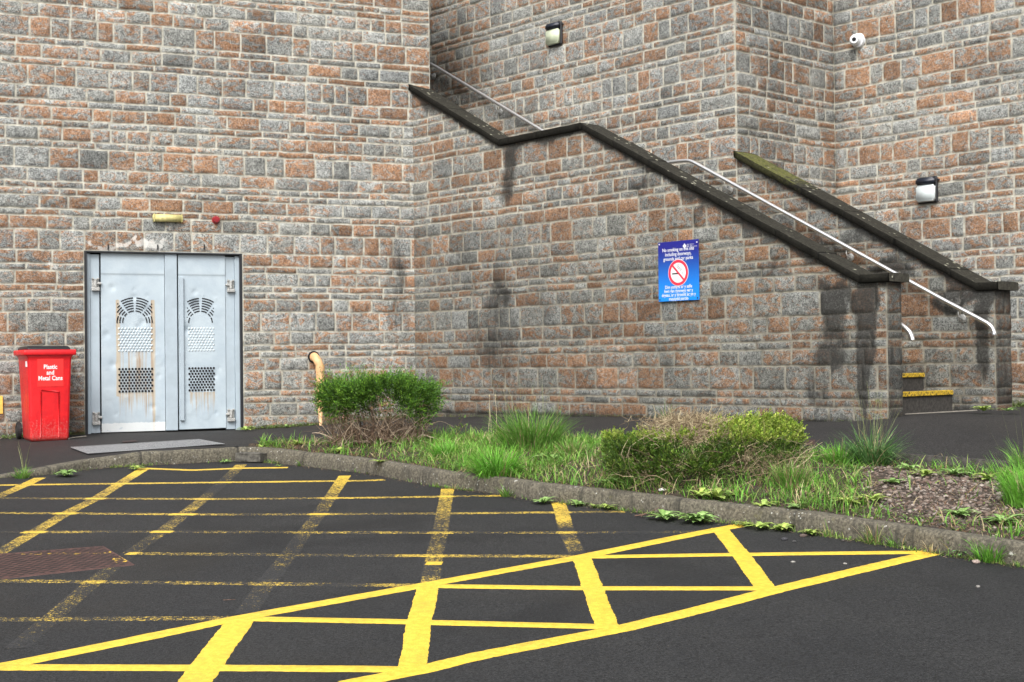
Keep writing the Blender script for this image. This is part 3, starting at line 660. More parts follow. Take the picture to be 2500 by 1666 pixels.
# ---------------------------------------------------------------- handrails
def rail_thing(name, label, W, px, out, brackets, r=.021, drop=None):
    P, D = W; n = np.array([D[1], -D[0]])
    pts = []
    for (u, v) in px:
        Wo = (P+n*out, D); t, z = on_wall(u, v, Wo); q = Wo[0]+D*t; pts.append(np.array([q[0], q[1], z]))
    pts = densify(np.array(pts), .03); pts = smooth_path(pts, 5)
    root = empty(name, label, 'handrail', loc=tuple(pts[len(pts)//2]))
    bm = bmesh.new(); tube_bm(bm, pts, r, 18)
    o = bm_obj('rail', bm, M['steel'], None, True); o.parent = root; o.matrix_parent_inverse = Matrix.Translation(-Vector(tuple(pts[len(pts)//2])))
    for (u, v) in brackets:
        t, z = on_wall(u, v, W); Mx = frame(W, t, z); bm = bmesh.new()
        bmesh.ops.create_cone(bm, cap_ends=True, segments=24, radius1=.042, radius2=.040, depth=.008, matrix=Matrix.Translation((0, -.020, 0)) @ Matrix.Rotation(math.pi/2, 4, 'X'))
        for sx in (-.018, .018): bmesh.ops.create_cone(bm, cap_ends=True, segments=8, radius1=.006, radius2=.006, depth=.012, matrix=Matrix.Translation((sx, -.027, -.012)) @ Matrix.Rotation(math.pi/2, 4, 'X'))
        tube_bm(bm, np.array([(0, -.02, 0), (0, -.05, .0), (0, -out+.01, .015), (0, -out, .04), (0, -out, .075)]), .0065, 10)
        bmesh.ops.transform(bm, matrix=Mx, verts=bm.verts); b = bm_obj('bracket', bm, M['hinge'], None, True); b.parent = root; b.matrix_parent_inverse = o.matrix_parent_inverse
    return root
rail_thing('handrail', 'straight steel handrail above the upper dark coping beside the left wall corner', WC, [(1030, 158), (1052, 156), (1300, 305), (1345, 332)], .09, [(1224, 274), (1062, 187)])
rail_thing('handrail', 'long bright steel handrail along the lower stair flight with hooked end', WC, [(1600, 402), (1652, 394.5), (1684, 391.5), (2300, 731), (2412, 790), (2426, 798), (2431, 809), (2428, 818)], .09, [(1785, 465), (2079, 629), (2352, 778)])
WBi = (PB+nB*THK, dB)
# near rail hangs on the stair side of the front parapet: only its hooked lower end shows past the pier
pp = []
for (u, v) in [(2150, 765), (2202, 795), (2218, 806), (2227, 818), (2228, 832)]:
    Wo = (PB+nB*(THK+.10), dB); t, z = on_wall(u, v, Wo); q = Wo[0]+dB*t; pp.append((q[0], q[1], z))
pp = [(pp[0][0]-dB[0]*2.6, pp[0][1]-dB[1]*2.6, pp[0][2]+2.6*.54)]+pp
pp = smooth_path(densify(np.array(pp), .02), 5)
root = empty('handrail', 'short hooked end of a steel handrail poking out behind the front pier', 'handrail', loc=tuple(pp[-1]))
bm = bmesh.new(); tube_bm(bm, pp, .023, 18); o = bm_obj('rail', bm, M['steel'], None, True); o.parent = root; o.matrix_parent_inverse = Matrix.Translation(-Vector(tuple(pp[-1])))

# ---------------------------------------------------------------- double door (part of the building)
def build_door():
    zb = .80; zt = DZ1-.015
    def tA(u, v=850): return on_wall(u, v, WA)[0]
    rec = .10
    M0 = frame(WA, 0, 0, 0)
    def put(bm, name, mat, parent, smooth=False):
        o = bm_obj(name, bm, mat, None, smooth); o.matrix_world = M0
        if parent is not None: o.parent = parent; o.matrix_parent_inverse = parent.matrix_world.inverted() if parent.type != 'EMPTY' else Matrix()
        return o
    # frame with reveals
    bm = bmesh.new()
    add_box(bm, DT0+.001, DT0+.030, .0, .30, .55, DZ1, 0); add_box(bm, DT1-.030, DT1-.001, .0, .30, .55, DZ1, 0); add_box(bm, DT0+.030, DT1-.030, .0, .30, DZ1-.018, DZ1-.001)
    add_box(bm, DT0+.031, DT1-.031, .26, .29, .55, DZ1-.018)
    fr = put(bm, 'double_door', M['dark'], building)
    for a, b in ((tA(211), tA(222)), (tA(576.5), tA(588))): bm = bmesh.new(); add_box(bm, a, b, .045, .14, zb-.03, zt-.012, .003, 1); put(bm, 'frame_post', M['trim'], fr)
    for a, b in ((tA(222.3), tA(245.5)), (tA(553.5), tA(576.2))): bm = bmesh.new(); add_box(bm, a, b, .062, .14, zb-.02, zt-.02, .004, 1); put(bm, 'hinge_panel', M['trim'], fr)
    def leaf(a, b, z0, slope, cx, gx0, gx1, ncol, rustL):
        n1, n2 = 60, 130; X, Z = np.meshgrid(np.linspace(a, b, n1), np.linspace(0, 1, n2), indexing='ij')
        ZZ = z0+(zt-.006-z0)*Z; ZZ = ZZ + (1-Z)*slope*(X-a)
        dep = .052+0*X
        dep = dep + .006*(fbm(X*3, ZZ*3, 61)-.5) + .012*np.exp(-((ZZ-2.60)/.006)**2)*-.25 - .004*(ZZ > 2.605)
        for _ in range(26):
            px_, pz_ = RNG.uniform(a+.05, b-.05), RNG.uniform(z0+.1, 2.5); rr = RNG.uniform(.012, .05); dep += RNG.choice([-1, 1])*rr*.26*np.exp(-((X-px_)**2+(ZZ-pz_)**2)/rr**2)
        dep = np.maximum(dep, .0488)
        V = np.stack([X, dep, ZZ], -1).reshape(-1, 3); i = np.arange(n1-1)[:, None]*n2; j = np.arange(n2-1)[None, :]
        F = np.stack([i+j, i+n2+j, i+n2+j+1, i+j+1], -1).reshape(-1, 4)
        # rust runs below the perforations and at the sides of the arch
        low = (ZZ < 1.24) & (X > gx0) & (X < gx1)
        rust = np.where(low, .62*np.clip(1-(1.24-ZZ)/.6, .35, 1), 0)
        for xx in (gx0, gx1): rust = np.maximum(rust, rustL*np.exp(-((X-xx)/.028)**2)*((ZZ < 2.3) & (ZZ > 1.2)))
        rust = np.maximum(rust, rustL*.5*((X > gx0) & (X < gx1) & (ZZ < 1.72) & (ZZ > 1.2)))
        rust = np.maximum(rust, rustL*.9*np.exp(-((X-gx1-.01)/.02)**2)*(ZZ < 1.25))
        scuff = np.clip(.75*(ZZ < z0+.10)*(rustL > .5)+.35*(ZZ < 1.3)*fbm(X*4, ZZ*4, 63), 0, 1)
        dark = .65*np.exp(-((ZZ-(z0+.105))/.0035)**2)*(rustL > .5)+.35*np.exp(-((ZZ-2.602)/.006)**2)
        A = np.stack([rust, scuff, dark, dark*0], -1).reshape(-1, 4)
        lf = mesh_obj('door_leaf', np_mesh('door_leaf', V, F, {'dirt_shade': A}), M['door'], None, True); lf.matrix_world = M0; lf.parent = fr; lf.matrix_parent_inverse = fr.matrix_world.inverted()
        # arch louvres: dark slots in rings with radial gaps
        zc = 2.045; bm = bmesh.new(); hw = (gx1-gx0)/2; y = .047
        for k in range(6):
            r = .137+.0305*k
            gaps = [(-3, 3), (33, 39), (-39, -33), (58+2*k, 64+2*k), (-64-2*k, -58-2*k)]
            run = []
            for d in np.arange(-92, 92.5, 1.5):
                rr = math.radians(d); x = math.sin(rr)*r; z = math.cos(rr)*r*.98
                ok = abs(x) < hw and not any(g0 < d < g1 for g0, g1 in gaps) and z > -.01
                if ok: run.append((x, z, rr))
                if (not ok or d > 90) and run:
                    if len(run) > 2:
                        w = .0065; vi = [bm.verts.new((cx+x-math.sin(q)*w, y, zc+z-math.cos(q)*w)) for x, z, q in run]; vo = [bm.verts.new((cx+x+math.sin(q)*w, y, zc+z+math.cos(q)*w)) for x, z, q in run]
                        for s in range(len(run)-1): bm.faces.new((vi[s], vi[s+1], vo[s+1], vo[s]))
                    run = []
        put(bm, 'arched_louvre', M['black'], fr)
        pit = (gx1-gx0-.028)/(ncol-1)
        bm = bmesh.new(); bd = bmesh.new()
        for row in range(9):
            sh = 0 if row % 2 == 0 else pit/2
            for c in range(ncol if row % 2 == 0 else ncol-1):
                x = gx0+.014+c*pit+sh
                bmesh.ops.create_circle(bm, cap_ends=True, segments=12, radius=.0135, matrix=Matrix.Translation((x, .046, 1.508-row*.0322)) @ Matrix.Rotation(math.pi/2, 4, 'X'))
                bmesh.ops.create_uvsphere(bd, u_segments=8, v_segments=6, radius=.0135, matrix=Matrix.Translation((x, .052, 1.975-row*.0322)) @ Matrix.Diagonal((1, .55, 1, 1)))
        put(bm, 'perforated_vent', M['black'], fr); put(bd, 'pressed_grille', M['white2'], fr, True)
    M['white2'] = simple('pressed_metal', (.50, .56, .58), .4, var=.15, scale=60)
    gx0, gx1 = tA(289.5), tA(375.5)
    leaf(tA(248.5), tA(404), zb-.012, .0, tA(331), gx0, gx1, 11, 1.0)
    leaf(tA(438), tA(553), zb-.005, .01, tA(492), tA(460.8), tA(526.5), 9, .12)
    bm = bmesh.new(); add_box(bm, tA(405), tA(434.6), .030, .06, zb-.012, zt-.004, .004, 1); put(bm, 'centre_post', M['trim'], fr)
    bm = bmesh.new(); add_box(bm, tA(440), tA(450), .018, .060, zb+.10, 2.575, .003, 1); put(bm, 'pull_strip', M['trim'], fr)
    for (u, v, s) in ((234, 705), (234, 1037), (566, 712), (566, 1035))and [(234, 692, 1), (236, 1020, 1), (565, 696, -1), (566, 1012, -1)]:
        t, z = on_wall(u, v, WA); bm = bmesh.new()
        add_box(bm, t-.040, t+.040, .04, .062, z-.045, z+.055, .003, 1)
        add_cyl(bm, (t, .030, z-.04), (t, .030, z+.045), .020, n=14); add_box(bm, t-.045, t+.045, .012, .055, z-.085, z-.045, .006, 2)
        add_box(bm, t-.040, t-.018, .02, .05, z+.045, z+.065, .003, 1); add_box(bm, t+.018, t+.040, .02, .05, z+.045, z+.065, .003, 1)
        add_cyl(bm, (t+s*.02, .028, z), (t+s*.062, .028, z), .015, n=12); put(bm, 'hinge', M['hinge'], fr)
    # bolts above the door
    for u in (263.5, 384.5, 498):
        t, z = on_wall(u, 606, WA); bm = bmesh.new(); add_box(bm, t-.006, t+.006, -.028, .0, z-.02, z+.04, .002, 1); put(bm, 'bolt', M['dark'], fr)
build_door()

# ---------------------------------------------------------------- things on the walls
def to(root, bm, name, mat, smooth=False):
    o = bm_obj(name, bm, mat, None, smooth); o.parent = root; return o
def bulkhead(W, u, v, label, diff, sc=1.0):
    t, z = on_wall(u, v, W); root = empty('bulkhead_light', label, 'wall light', 'bulkhead lights on the stone walls', matrix=frame(W, t, z)); s = sc
    bm = bmesh.new(); add_box(bm, -.125*s, .125*s, -.045, -.002, -.150*s, .150*s, .022, 3); to(root, bm, 'back_box', M['dark'])
    def shell(z0, z1, name, mat, y0, y1, inset):
        bm = bmesh.new(); vs = add_box(bm, -.124*s, .124*s, y1, y0, z0, z1)
        for v in bm.verts:
            if v.co.y < (y0+y1)/2: v.co.x *= inset; v.co.z = v.co.z*(1 if z0 < 0 < z1 else 1) + (.028*s if v.co.z < z0+.01 and name == 'diffuser' else 0) - (.018*s if v.co.z > z1-.01 and name == 'visor' else 0)
        bmesh.ops.bevel(bm, geom=list(bm.edges), offset=.018*s, segments=3, affect='EDGES'); to(root, bm, name, mat, True)
    shell(-.143*s, .052*s, 'diffuser', diff, -.045, -.100, .90); shell(.056*s, .146*s, 'visor', M['housing'], -.045, -.104, .92)
    bm = bmesh.new(); add_cyl(bm, (.126*s, -.03, .11*s), (.150*s, -.03, .10*s), .010, n=10); to(root, bm, 'cable_gland', M['dark'])
bulkhead(WC, 1359, 85, 'black hooded square wall light with yellowed cover high above the upper stair flight', M['glass1'])
bulkhead(WE, 2268, 465, 'black hooded square wall light with pale grey cover on the right hand wall', M['glass2'])
# dome camera
t, z = on_wall(2098, 100, WE); Mx = frame(WE, t, z); root = empty('security_camera', 'white round security camera with black lens high in the right wall corner', 'camera', matrix=Mx)
bm = bmesh.new(); add_cyl(bm, (0, -.002, 0), (0, -.045, 0), .088, .082, 32); to(root, bm, 'base', M['camw'], False)
bm = bmesh.new(); bmesh.ops.create_uvsphere(bm, u_segments=28, v_segments=18, radius=.070, matrix=Matrix.Translation((-.008, -.065, 0))); to(root, bm, 'ball', M['camw'], True)
dv = Vector((.40, -.90, -.10)).normalized(); bm = bmesh.new(); c0 = Vector((-.002, -.075, -.003)); add_cyl(bm, c0+dv*.02, c0+dv*.092, .047, .045, 28); to(root, bm, 'eye_ring', M['camw'])
bm = bmesh.new(); add_cyl(bm, c0+dv*.085, c0+dv*.0935, .024, .024, 24); to(root, bm, 'lens', M['black'])
# cream emergency luminaire
t, z = on_wall(408, 534, WA); root = empty('emergency_light', 'dirty cream tubular emergency light above the grey double door', 'emergency light', matrix=frame(WA, t, z))
bm = bmesh.new(); add_box(bm, -.165, .165, -.028, -.002, -.040, .042, .008, 2); to(root, bm, 'base', M['cream'])
bm = bmesh.new(); add_cyl(bm, (-.170, -.042, .0), (.170, -.042, .0), .044, n=28); bmesh.ops.bevel(bm, geom=[e for e in bm.edges if abs(e.verts[0].co.x-e.verts[1].co.x) < 1e-4 and abs(abs(e.verts[0].co.x)-.170) < 1e-3], offset=.010, segments=3, affect='EDGES'); to(root, bm, 'cover', M['cream'], True)
for sx in (-.158, .158): bm = bmesh.new(); add_box(bm, sx-.004, sx+.004, -.090, -.01, -.047, .047, .003, 1); to(root, bm, 'end_band', M['cream'])
# red sounder
t, z = on_wall(526, 538, WA); root = empty('fire_alarm_sounder', 'small round dark red fire alarm sounder right of the cream emergency light', 'alarm', matrix=frame(WA, t, z))
bm = bmesh.new(); add_cyl(bm, (0, -.002, 0), (0, -.035, 0), .046, .046, 24); to(root, bm, 'base', M['red'])
bm = bmesh.new(); add_cyl(bm, (0, -.034, 0), (0, -.075, 0), .041, .030, 24); add_cyl(bm, (0, -.074, 0), (0, -.080, 0), .016, .014, 16); to(root, bm, 'cap', M['red'])
# yellow plate cut by the left edge of the photo
t, z = on_wall(-14, 989, WA); root = empty('marker_plate', 'yellow plate on the stone wall at the left edge beside the red bin', 'sign', matrix=frame(WA, t, z))
bm = bmesh.new(); add_box(bm, -.09, .09, -.026, -.012, -.10, .10, .004, 2); to(root, bm, 'plate', M['yellow'])
# flue pipe
def pipe():
    t, z = on_wall(765, 872, WA); root = empty('drain_pipe', 'orange plastic pipe elbow coming out of the left wall behind the clipped shrub', 'pipe', matrix=frame(WA, t, z))
    pts = [(0, .02, 0), (0, -.03, 0)]+[(.0+.045*(1-math.cos(a))*.9+.0, -.03-.10*math.sin(a), -.10*(1-math.cos(a))) for a in np.linspace(.15, math.pi/2, 9)]
    pts += [(.045, -.13, -.16), (.047, -.13, -.40), (.047, -.13, -1.02)]
    bm = bmesh.new(); tube_bm(bm, np.array(pts), .050, 20); to(root, bm, 'pipe', M['pipe'], True)
    bm = bmesh.new(); tube_bm(bm, np.array([(.046, -.13, -.10), (.046, -.13, -.17)]), .055, 20); tube_bm(bm, np.array([(.0, -.035, .0), (.0, -.05, -.002)]), .055, 20); to(root, bm, 'collar', M['pipe'])
    bm = bmesh.new(); add_cyl(bm, (0, -.012, 0), (0, -.022, 0), .072, n=24); to(root, bm, 'wall_hole', M['black'])
pipe()

# ---------------------------------------------------------------- writing
def text(body, size, Mx, mat, parent, name='lettering', align='CENTER', space=1.0, bold=0.0, xs=1.0, line=1.0):
    cu = bpy.data.curves.new(name, 'FONT'); cu.body = body; cu.size = size; cu.align_x = align; cu.align_y = 'CENTER'; cu.space_character = space; cu.offset = bold; cu.space_line = line; cu.resolution_u = 4
    tmp = bpy.data.objects.new('tmp', cu); COL.objects.link(tmp); bpy.context.view_layer.update()
    me = bpy.data.meshes.new_from_object(tmp.evaluated_get(bpy.context.evaluated_depsgraph_get())); bpy.data.objects.remove(tmp)
    me.transform(Matrix.Diagonal((xs, 1, 1, 1)))
    me.transform(Matrix.Rotation(math.pi/2, 4, 'X')); me.transform(Mx); me.name = name
    return mesh_obj(name, me, mat, parent)
# no smoking sign
t, z = on_wall(1661.5, 662, WB); root = empty('no_smoking_sign', 'blue bilingual no smoking sign on the stone parapet wall', 'sign', matrix=frame(WB, t, z))
SW, SH = .272, .304
bm = bmesh.new(); add_box(bm, -SW, SW, -.034, -.030, -SH, SH, .0015, 1); pl = to(root, bm, 'panel', M['sign'])
T_ = Matrix.Translation
text('No smoking on this site\nincluding doorways,\ngrounds and car parks', .050, T_((0, -.0355, .172)), M['white'], root, bold=.0006, xs=.88, line=.92)
text('Dim ysmygu ar y safle\nhwn gan gynnwys ger y\ndrysau, ar y tiroedd ac yn y\nmeysydd parcio', .048, T_((0, -.0355, -.222)), M['white'], root, bold=.0006, xs=.86, line=.84)
def ring(bm, r0, r1, y, zc, n=56):
    vi = [bm.verts.new((math.sin(a)*r0, y, zc+math.cos(a)*r0)) for a in np.arange(n)*2*math.pi/n]; vo = [bm.verts.new((math.sin(a)*r1, y, zc+math.cos(a)*r1)) for a in np.arange(n)*2*math.pi/n]
    for k in range(n): bm.faces.new((vi[k], vi[(k+1) % n], vo[(k+1) % n], vo[k]))
def disc(bm, r, y, xc, zc, n=48): bm.faces.new([bm.verts.new((xc+math.sin(a)*r, y, zc+math.cos(a)*r)) for a in np.arange(n)*2*math.pi/n])
zc = -.018
bm = bmesh.new(); disc(bm, .136, -.0352, 0, zc); to(root, bm, 'white_disc', M['white'])
bm = bmesh.new(); ring(bm, .102, .131, -.0370, zc); add_box(bm, -.112, .112, -.0376, -.0372, -.010, .010, 0, 1, Matrix.Translation((0, 0, zc)) @ Matrix.Rotation(math.radians(45), 4, 'Y')); to(root, bm, 'red_ring', M['signred'])
bm = bmesh.new(); add_box(bm, -.082, .010, -.0362, -.0358, zc-.016, zc-.002); add_box(bm, .050, .064, -.0362, -.0358, zc-.010, zc-.004)
for (dx, dz) in ((0, 0), (.016, .006)):
    pts = [(-.012+dx, zc+.082+dz), (-.020+dx, zc+.066+dz), (-.008+dx, zc+.050+dz), (.012+dx, zc+.040+dz), (.030+dx, zc+.030+dz), (.038+dx, zc+.010+dz)]
    pts = smooth_path(densify(np.array([(a, -.0362, b) for a, b in pts]), .006), 3)
    V_, F_ = tube_np([pts], [np.full(len(pts), .0018)], 5); vs = [bm.verts.new(v) for v in V_]
    for f in F_: bm.faces.new([vs[i] for i in f])
to(root, bm, 'cigarette_symbol', M['black'])
bm = bmesh.new(); s = .032
for (a, b, r) in ((0, .014, .011), (0, -.014, .011), (.013, 0, .011), (-.013, 0, .011)): bm.faces.new([bm.verts.new((.088+a+math.sin(q)*r, -.0352, .246+b+math.cos(q)*r*1.25)) for q in np.arange(4)*math.pi/2])
to(root, bm, 'emblem', M['white'])
text('GIG\nNHS', .020, T_((.118, -.0355, .248)), M['white'], root, align='LEFT', xs=.8, line=.9)
text('Bwrdd Iechyd\nPrifysgol\nUniversity Health Board', .013, T_((.158, -.0355, .248)), M['white'], root, align='LEFT', xs=.75, line=.9)
for sx, sz in ((-SW+.02, SH-.02), (SW-.02, SH-.03), (-SW+.02, -SH+.02), (SW-.02, -SH+.02)):
    bm = bmesh.new(); add_cyl(bm, (sx, -.034, sz), (sx, -.039, sz), .007, n=12); to(root, bm, 'screw', M['white'] if sz > 0 else M['dark'])

# ---------------------------------------------------------------- wheelie bin
def wheelie():
    g0 = on_top(122, 1077); base = Vector((g0[0], g0[1], float(H(g0[0], g0[1]))))
    R3 = Matrix(((dA[0], -dA[1], 0, base.x), (dA[1], dA[0], 0, base.y), (0, 0, 1, base.z), (0, 0, 0, 1))) @ Matrix.Rotation(math.radians(5), 4, 'Z') @ Matrix.Diagonal((.92, .90, 1, 1))
    root = empty('wheelie_bin', 'bright red wheelie bin with black lid labelled for plastic and metal cans', 'bin', matrix=R3)
    def loft(secs, name, mat, cap=True, n=8, bev=.03):
        bm = bmesh.new(); rings = []
        for (z, x0, x1, y0, y1, r) in secs:
            ring_ = []
            for (cx, cy, a0) in ((x1-r, y1-r, 0), (x0+r, y1-r, 90), (x0+r, y0+r, 180), (x1-r, y0+r, 270)):
                for k in range(5): a = math.radians(a0+22.5*k); ring_.append(bm.verts.new((cx+r*math.cos(a), cy+r*math.sin(a), z)))
            rings.append(ring_)
        for a, b in zip(rings[:-1], rings[1:]):
            for k in range(len(a)): bm.faces.new((a[k], a[(k+1) % len(a)], b[(k+1) % len(b)], b[k]))
        if cap: bm.faces.new(list(reversed(rings[0]))); bm.faces.new(rings[-1])
        return to(root, bm, name, mat, True)
    body = loft([(.0, -.205, .205, .012, .50, .03), (.035, -.222, .222, 0, .53, .035), (.30, -.230, .230, -.008, .56, .035), (.86, -.245, .247, -.030, .66, .03), (.90, -.250, .252, -.034, .67, .03), (.93, -.275, .275, -.05, .69, .02)], 'body', M['binred'])
    loft([(.925, -.292, .292, -.065, .70, .015), (.930, -.296, .296, -.068, .705, .015), (.975, -.296, .296, -.068, .705, .015), (.982, -.290, .290, -.062, .70, .015)], 'rim', M['binred'])
    loft([(.983, -.245, .245, .0, .70, .03), (.995, -.250, .248, .01, .72, .03), (1.015, -.240, .235, .04, .72, .04), (1.024, -.225, .225, .07, .70, .04)], 'lid', M['dark'])
    bm = bmesh.new(); add_cyl(bm, (-.22, .74, .99), (.22, .74, .99), .014, n=12); to(root, bm, 'handle', M['dark'])
    # recessed front panel outline as raised ribs
    bm = bmesh.new()
    for a, b in (((-.108, .02), (-.100, .53)), ((.100, .02), (.100, .53)), ((-.100, .53), (.100, .53))):
        y0 = -.004; pts = [(a[0], -.012-.036*a[1]+.006, a[1]+.02), (b[0], -.010-.032*b[1]+.0055, b[1]+.0)]
        tube_bm(bm, np.array(pts), .006, 8)
    to(root, bm, 'panel_rib', M['binred'], True)
    for sx in (-.262, .262):
        bm = bmesh.new(); add_cyl(bm, (sx-.025, .56, .10), (sx+.025, .56, .10), .10, n=32); bmesh.ops.bevel(bm, geom=[e for e in bm.edges if abs(e.verts[0].co.x-e.verts[1].co.x) < 1e-4], offset=.012, segments=2, affect='EDGES'); wh = to(root, bm, 'wheel', M['rubber'], False)
        bm = bmesh.new(); add_cyl(bm, (sx-.028, .56, .10), (sx+.028, .56, .10), .045, n=20); hb = bm_obj('hub', bm, M['dark']); hb.parent = wh
    bm = bmesh.new(); add_cyl(bm, (-.27, .56, .10), (.27, .56, .10), .012, n=12); to(root, bm, 'axle', M['steel'])
    # label
    bm = bmesh.new(); ang = math.atan2(.022, .56)
    Ml = Matrix.Translation((.005, -.0265, .735)) @ Matrix.Rotation(ang, 4, 'X')
    add_box(bm, -.148, .148, -.002, .001, -.148, .148, .0, 1, Ml); to(root, bm, 'sticker', M['label'])
    text('Plastic\nand\nMetal Cans', .066, Ml @ Matrix.Translation((0, -.0035, 0)), M['white'], root, bold=.0018, xs=.92, line=.92)
    bm = bmesh.new(); add_box(bm, -.006, .006, -.03, .03, -.03, .03, 0, 1, Matrix.Translation((-.2495, .07, .83))); to(root, bm, 'side_label', M['white'])
wheelie()

# ---------------------------------------------------------------- covers, grate, loose bits
def plate_px(px, fn, up):
    P = [fn(*p) for p in px]
    return [Vector((p[0], p[1], p[2]+up)) for p in P]
q = plate_px([(-150, 1365.5), (251, 1335), (326, 1380), (-150, 1431)], on_lot, 0)
root = empty('manhole_cover', 'large rusty brown chequered manhole cover in the car park with yellow paint remains', 'manhole cover', loc=(0, 0, 0))
n1, n2 = 150, 40; V = []; W_ = []
for i in range(n1):
    for j in range(n2):
        s, r = i/(n1-1), j/(n2-1); a = q[0].lerp(q[1], s); b = q[3].lerp(q[2], s); p = a.lerp(b, r)
        edge_ = min(s, 1-s)*14 < .12 or min(r, 1-r) < .03
        hgt = .0045 if edge_ else .003+.0015*(((i//3)+(j//2)) % 2)
        V.append((p.x, p.y, p.z+hgt)); yy = 0
        if .48 < s and abs(r-(.06+(s-.5)*.65)) < .07: yy = .52
        if .93 < s and .55 < r < .85: yy = .62
        W_.append((yy, 0 if edge_ else float(((i//4)+(j//2)) % 2), 0, 1))
i = np.arange(n1-1)[:, None]*n2; j = np.arange(n2-1)[None, :]; F = np.stack([i+j, i+j+1, i+n2+j+1, i+n2+j], -1).reshape(-1, 4)
mesh_obj('plate', np_mesh('plate', V, F, {'wear': W_}), M['cover'], root)
bm = bmesh.new(); c = [v+Vector((0, 0, -.004)) for v in q]
for a, b in zip(c, c[1:]+c[:1]): tube_bm(bm, np.array([tuple(a), tuple(b)]), .009, 6)
bm_obj('frame', bm, M['cover'], root)
# drain grate by the door
q = plate_px([(173, 1096), (487, 1076.5), (548, 1088), (216, 1112)], on_top, .004)
root = empty('drain_grate', 'long galvanised grating set in the pavement in front of the door', 'grate', loc=(0, 0, 0))
bm = bmesh.new(); bm.faces.new([bm.verts.new(v+Vector((0, 0, .0))) for v in reversed(q)]); bm_obj('pit', bm, M['black'], root)
bm = bmesh.new()
for k in range(81):
    s = k/80; a = q[0].lerp(q[1], s); b = q[3].lerp(q[2], s); d = (b-a).normalized(); nn = Vector((-d.y, d.x, 0))*.005
    vs = [bm.verts.new(a+nn+Vector((0, 0, .012))), bm.verts.new(b+nn+Vector((0, 0, .012))), bm.verts.new(b-nn+Vector((0, 0, .012))), bm.verts.new(a-nn+Vector((0, 0, .012)))]; bm.faces.new(vs)
for k in range(6):
    s = k/5; a = q[0].lerp(q[3], s); b = q[1].lerp(q[2], s); d = (b-a).normalized(); nn = Vector((-d.y, d.x, 0))*(.006 if 0 < k < 5 else .012)
    bm.faces.new([bm.verts.new(p+Vector((0, 0, .010 if 0 < k < 5 else .015))) for p in (a+nn, b+nn, b-nn, a-nn)])
bmesh.ops.recalc_face_normals(bm, faces=bm.faces); bm_obj('bars', bm, M['grate'], root)
for px, lab in (([(297, 1080), (330, 1077.5), (337, 1081), (302, 1084)], 'small rusty stopcock lid in the pavement near the double door'), ([(1780, 1077), (1990, 1078), (1990, 1091), (1780, 1090)], 'dull reddish manhole cover in the pavement behind the yellowish hedge')):
    q = plate_px(px, on_top, .012); V = []; W_ = []; n1, n2 = 30, 10
    for i in range(n1):
        for j in range(n2):
            s, r = i/(n1-1), j/(n2-1); p = q[0].lerp(q[1], s).lerp(q[3].lerp(q[2], s), r); V.append((p.x, p.y, p.z+.003*((i+j) % 2))); W_.append((0, float((i+j) % 2), 0, 1))
    i = np.arange(n1-1)[:, None]*n2; j = np.arange(n2-1)[None, :]; F = np.stack([i+j, i+j+1, i+n2+j+1, i+n2+j], -1).reshape(-1, 4)
    tag(mesh_obj('manhole_cover', np_mesh('manhole_cover', V, F, {'wear': W_}), M['cover']), lab, 'manhole cover')
# loose kerb block
p = on_lot(613, 1127)
bm = bmesh.new(); add_box(bm, -.14, .14, -.08, .08, 0, .085, .012, 2); bmesh.ops.subdivide_edges(bm, edges=bm.edges[:], cuts=2)
for v in bm.verts: v.co += Vector((RNG.normal(0, .003), RNG.normal(0, .003), RNG.normal(0, .003)))
o = bm_obj('loose_block', bm, M['kerbblock'] if 'kerbblock' in M else simple('block_concrete', (.085, .080, .068), .9, var=.5, scale=30, bump=.8)); o.matrix_world = Matrix.Translation((p[0]+.02, p[1]-.05, p[2]+.003)) @ Matrix.Rotation(math.radians(-22), 4, 'Z')
tag(o, 'loose grey concrete block lying against the inner corner of the kerb', 'block')
# cable along the foot of the wall by the bin
pts = []
for (u, v, dz) in [(-60, 1088, .01), (0, 1060, .03), (22, 1050, .05), (35, 1058, .03), (60, 1072, .01)]:
    p = on_top(u, v+8); pts.append((p[0], p[1]+.35, p[2]+dz))
pts = smooth_path(densify(np.array(pts), .04), 6); bm = bmesh.new(); tube_bm(bm, pts, .008, 8); tag(bm_obj('cable', bm, M['cable'], smooth=True), 'thin grey cable curling out beside the red bin wheel', 'cable')
pts = np.array([on_top(u, v)+np.array([0, 0, .012]) for u, v in ((168, 1074), (180, 1071), (195, 1070), (210, 1068))]); bm = bmesh.new(); tube_bm(bm, smooth_path(densify(pts, .03), 4), .006, 8); tag(bm_obj('cable', bm, M['cable'], smooth=True), 'short pale cable on the ground between the bin and the door', 'cable')

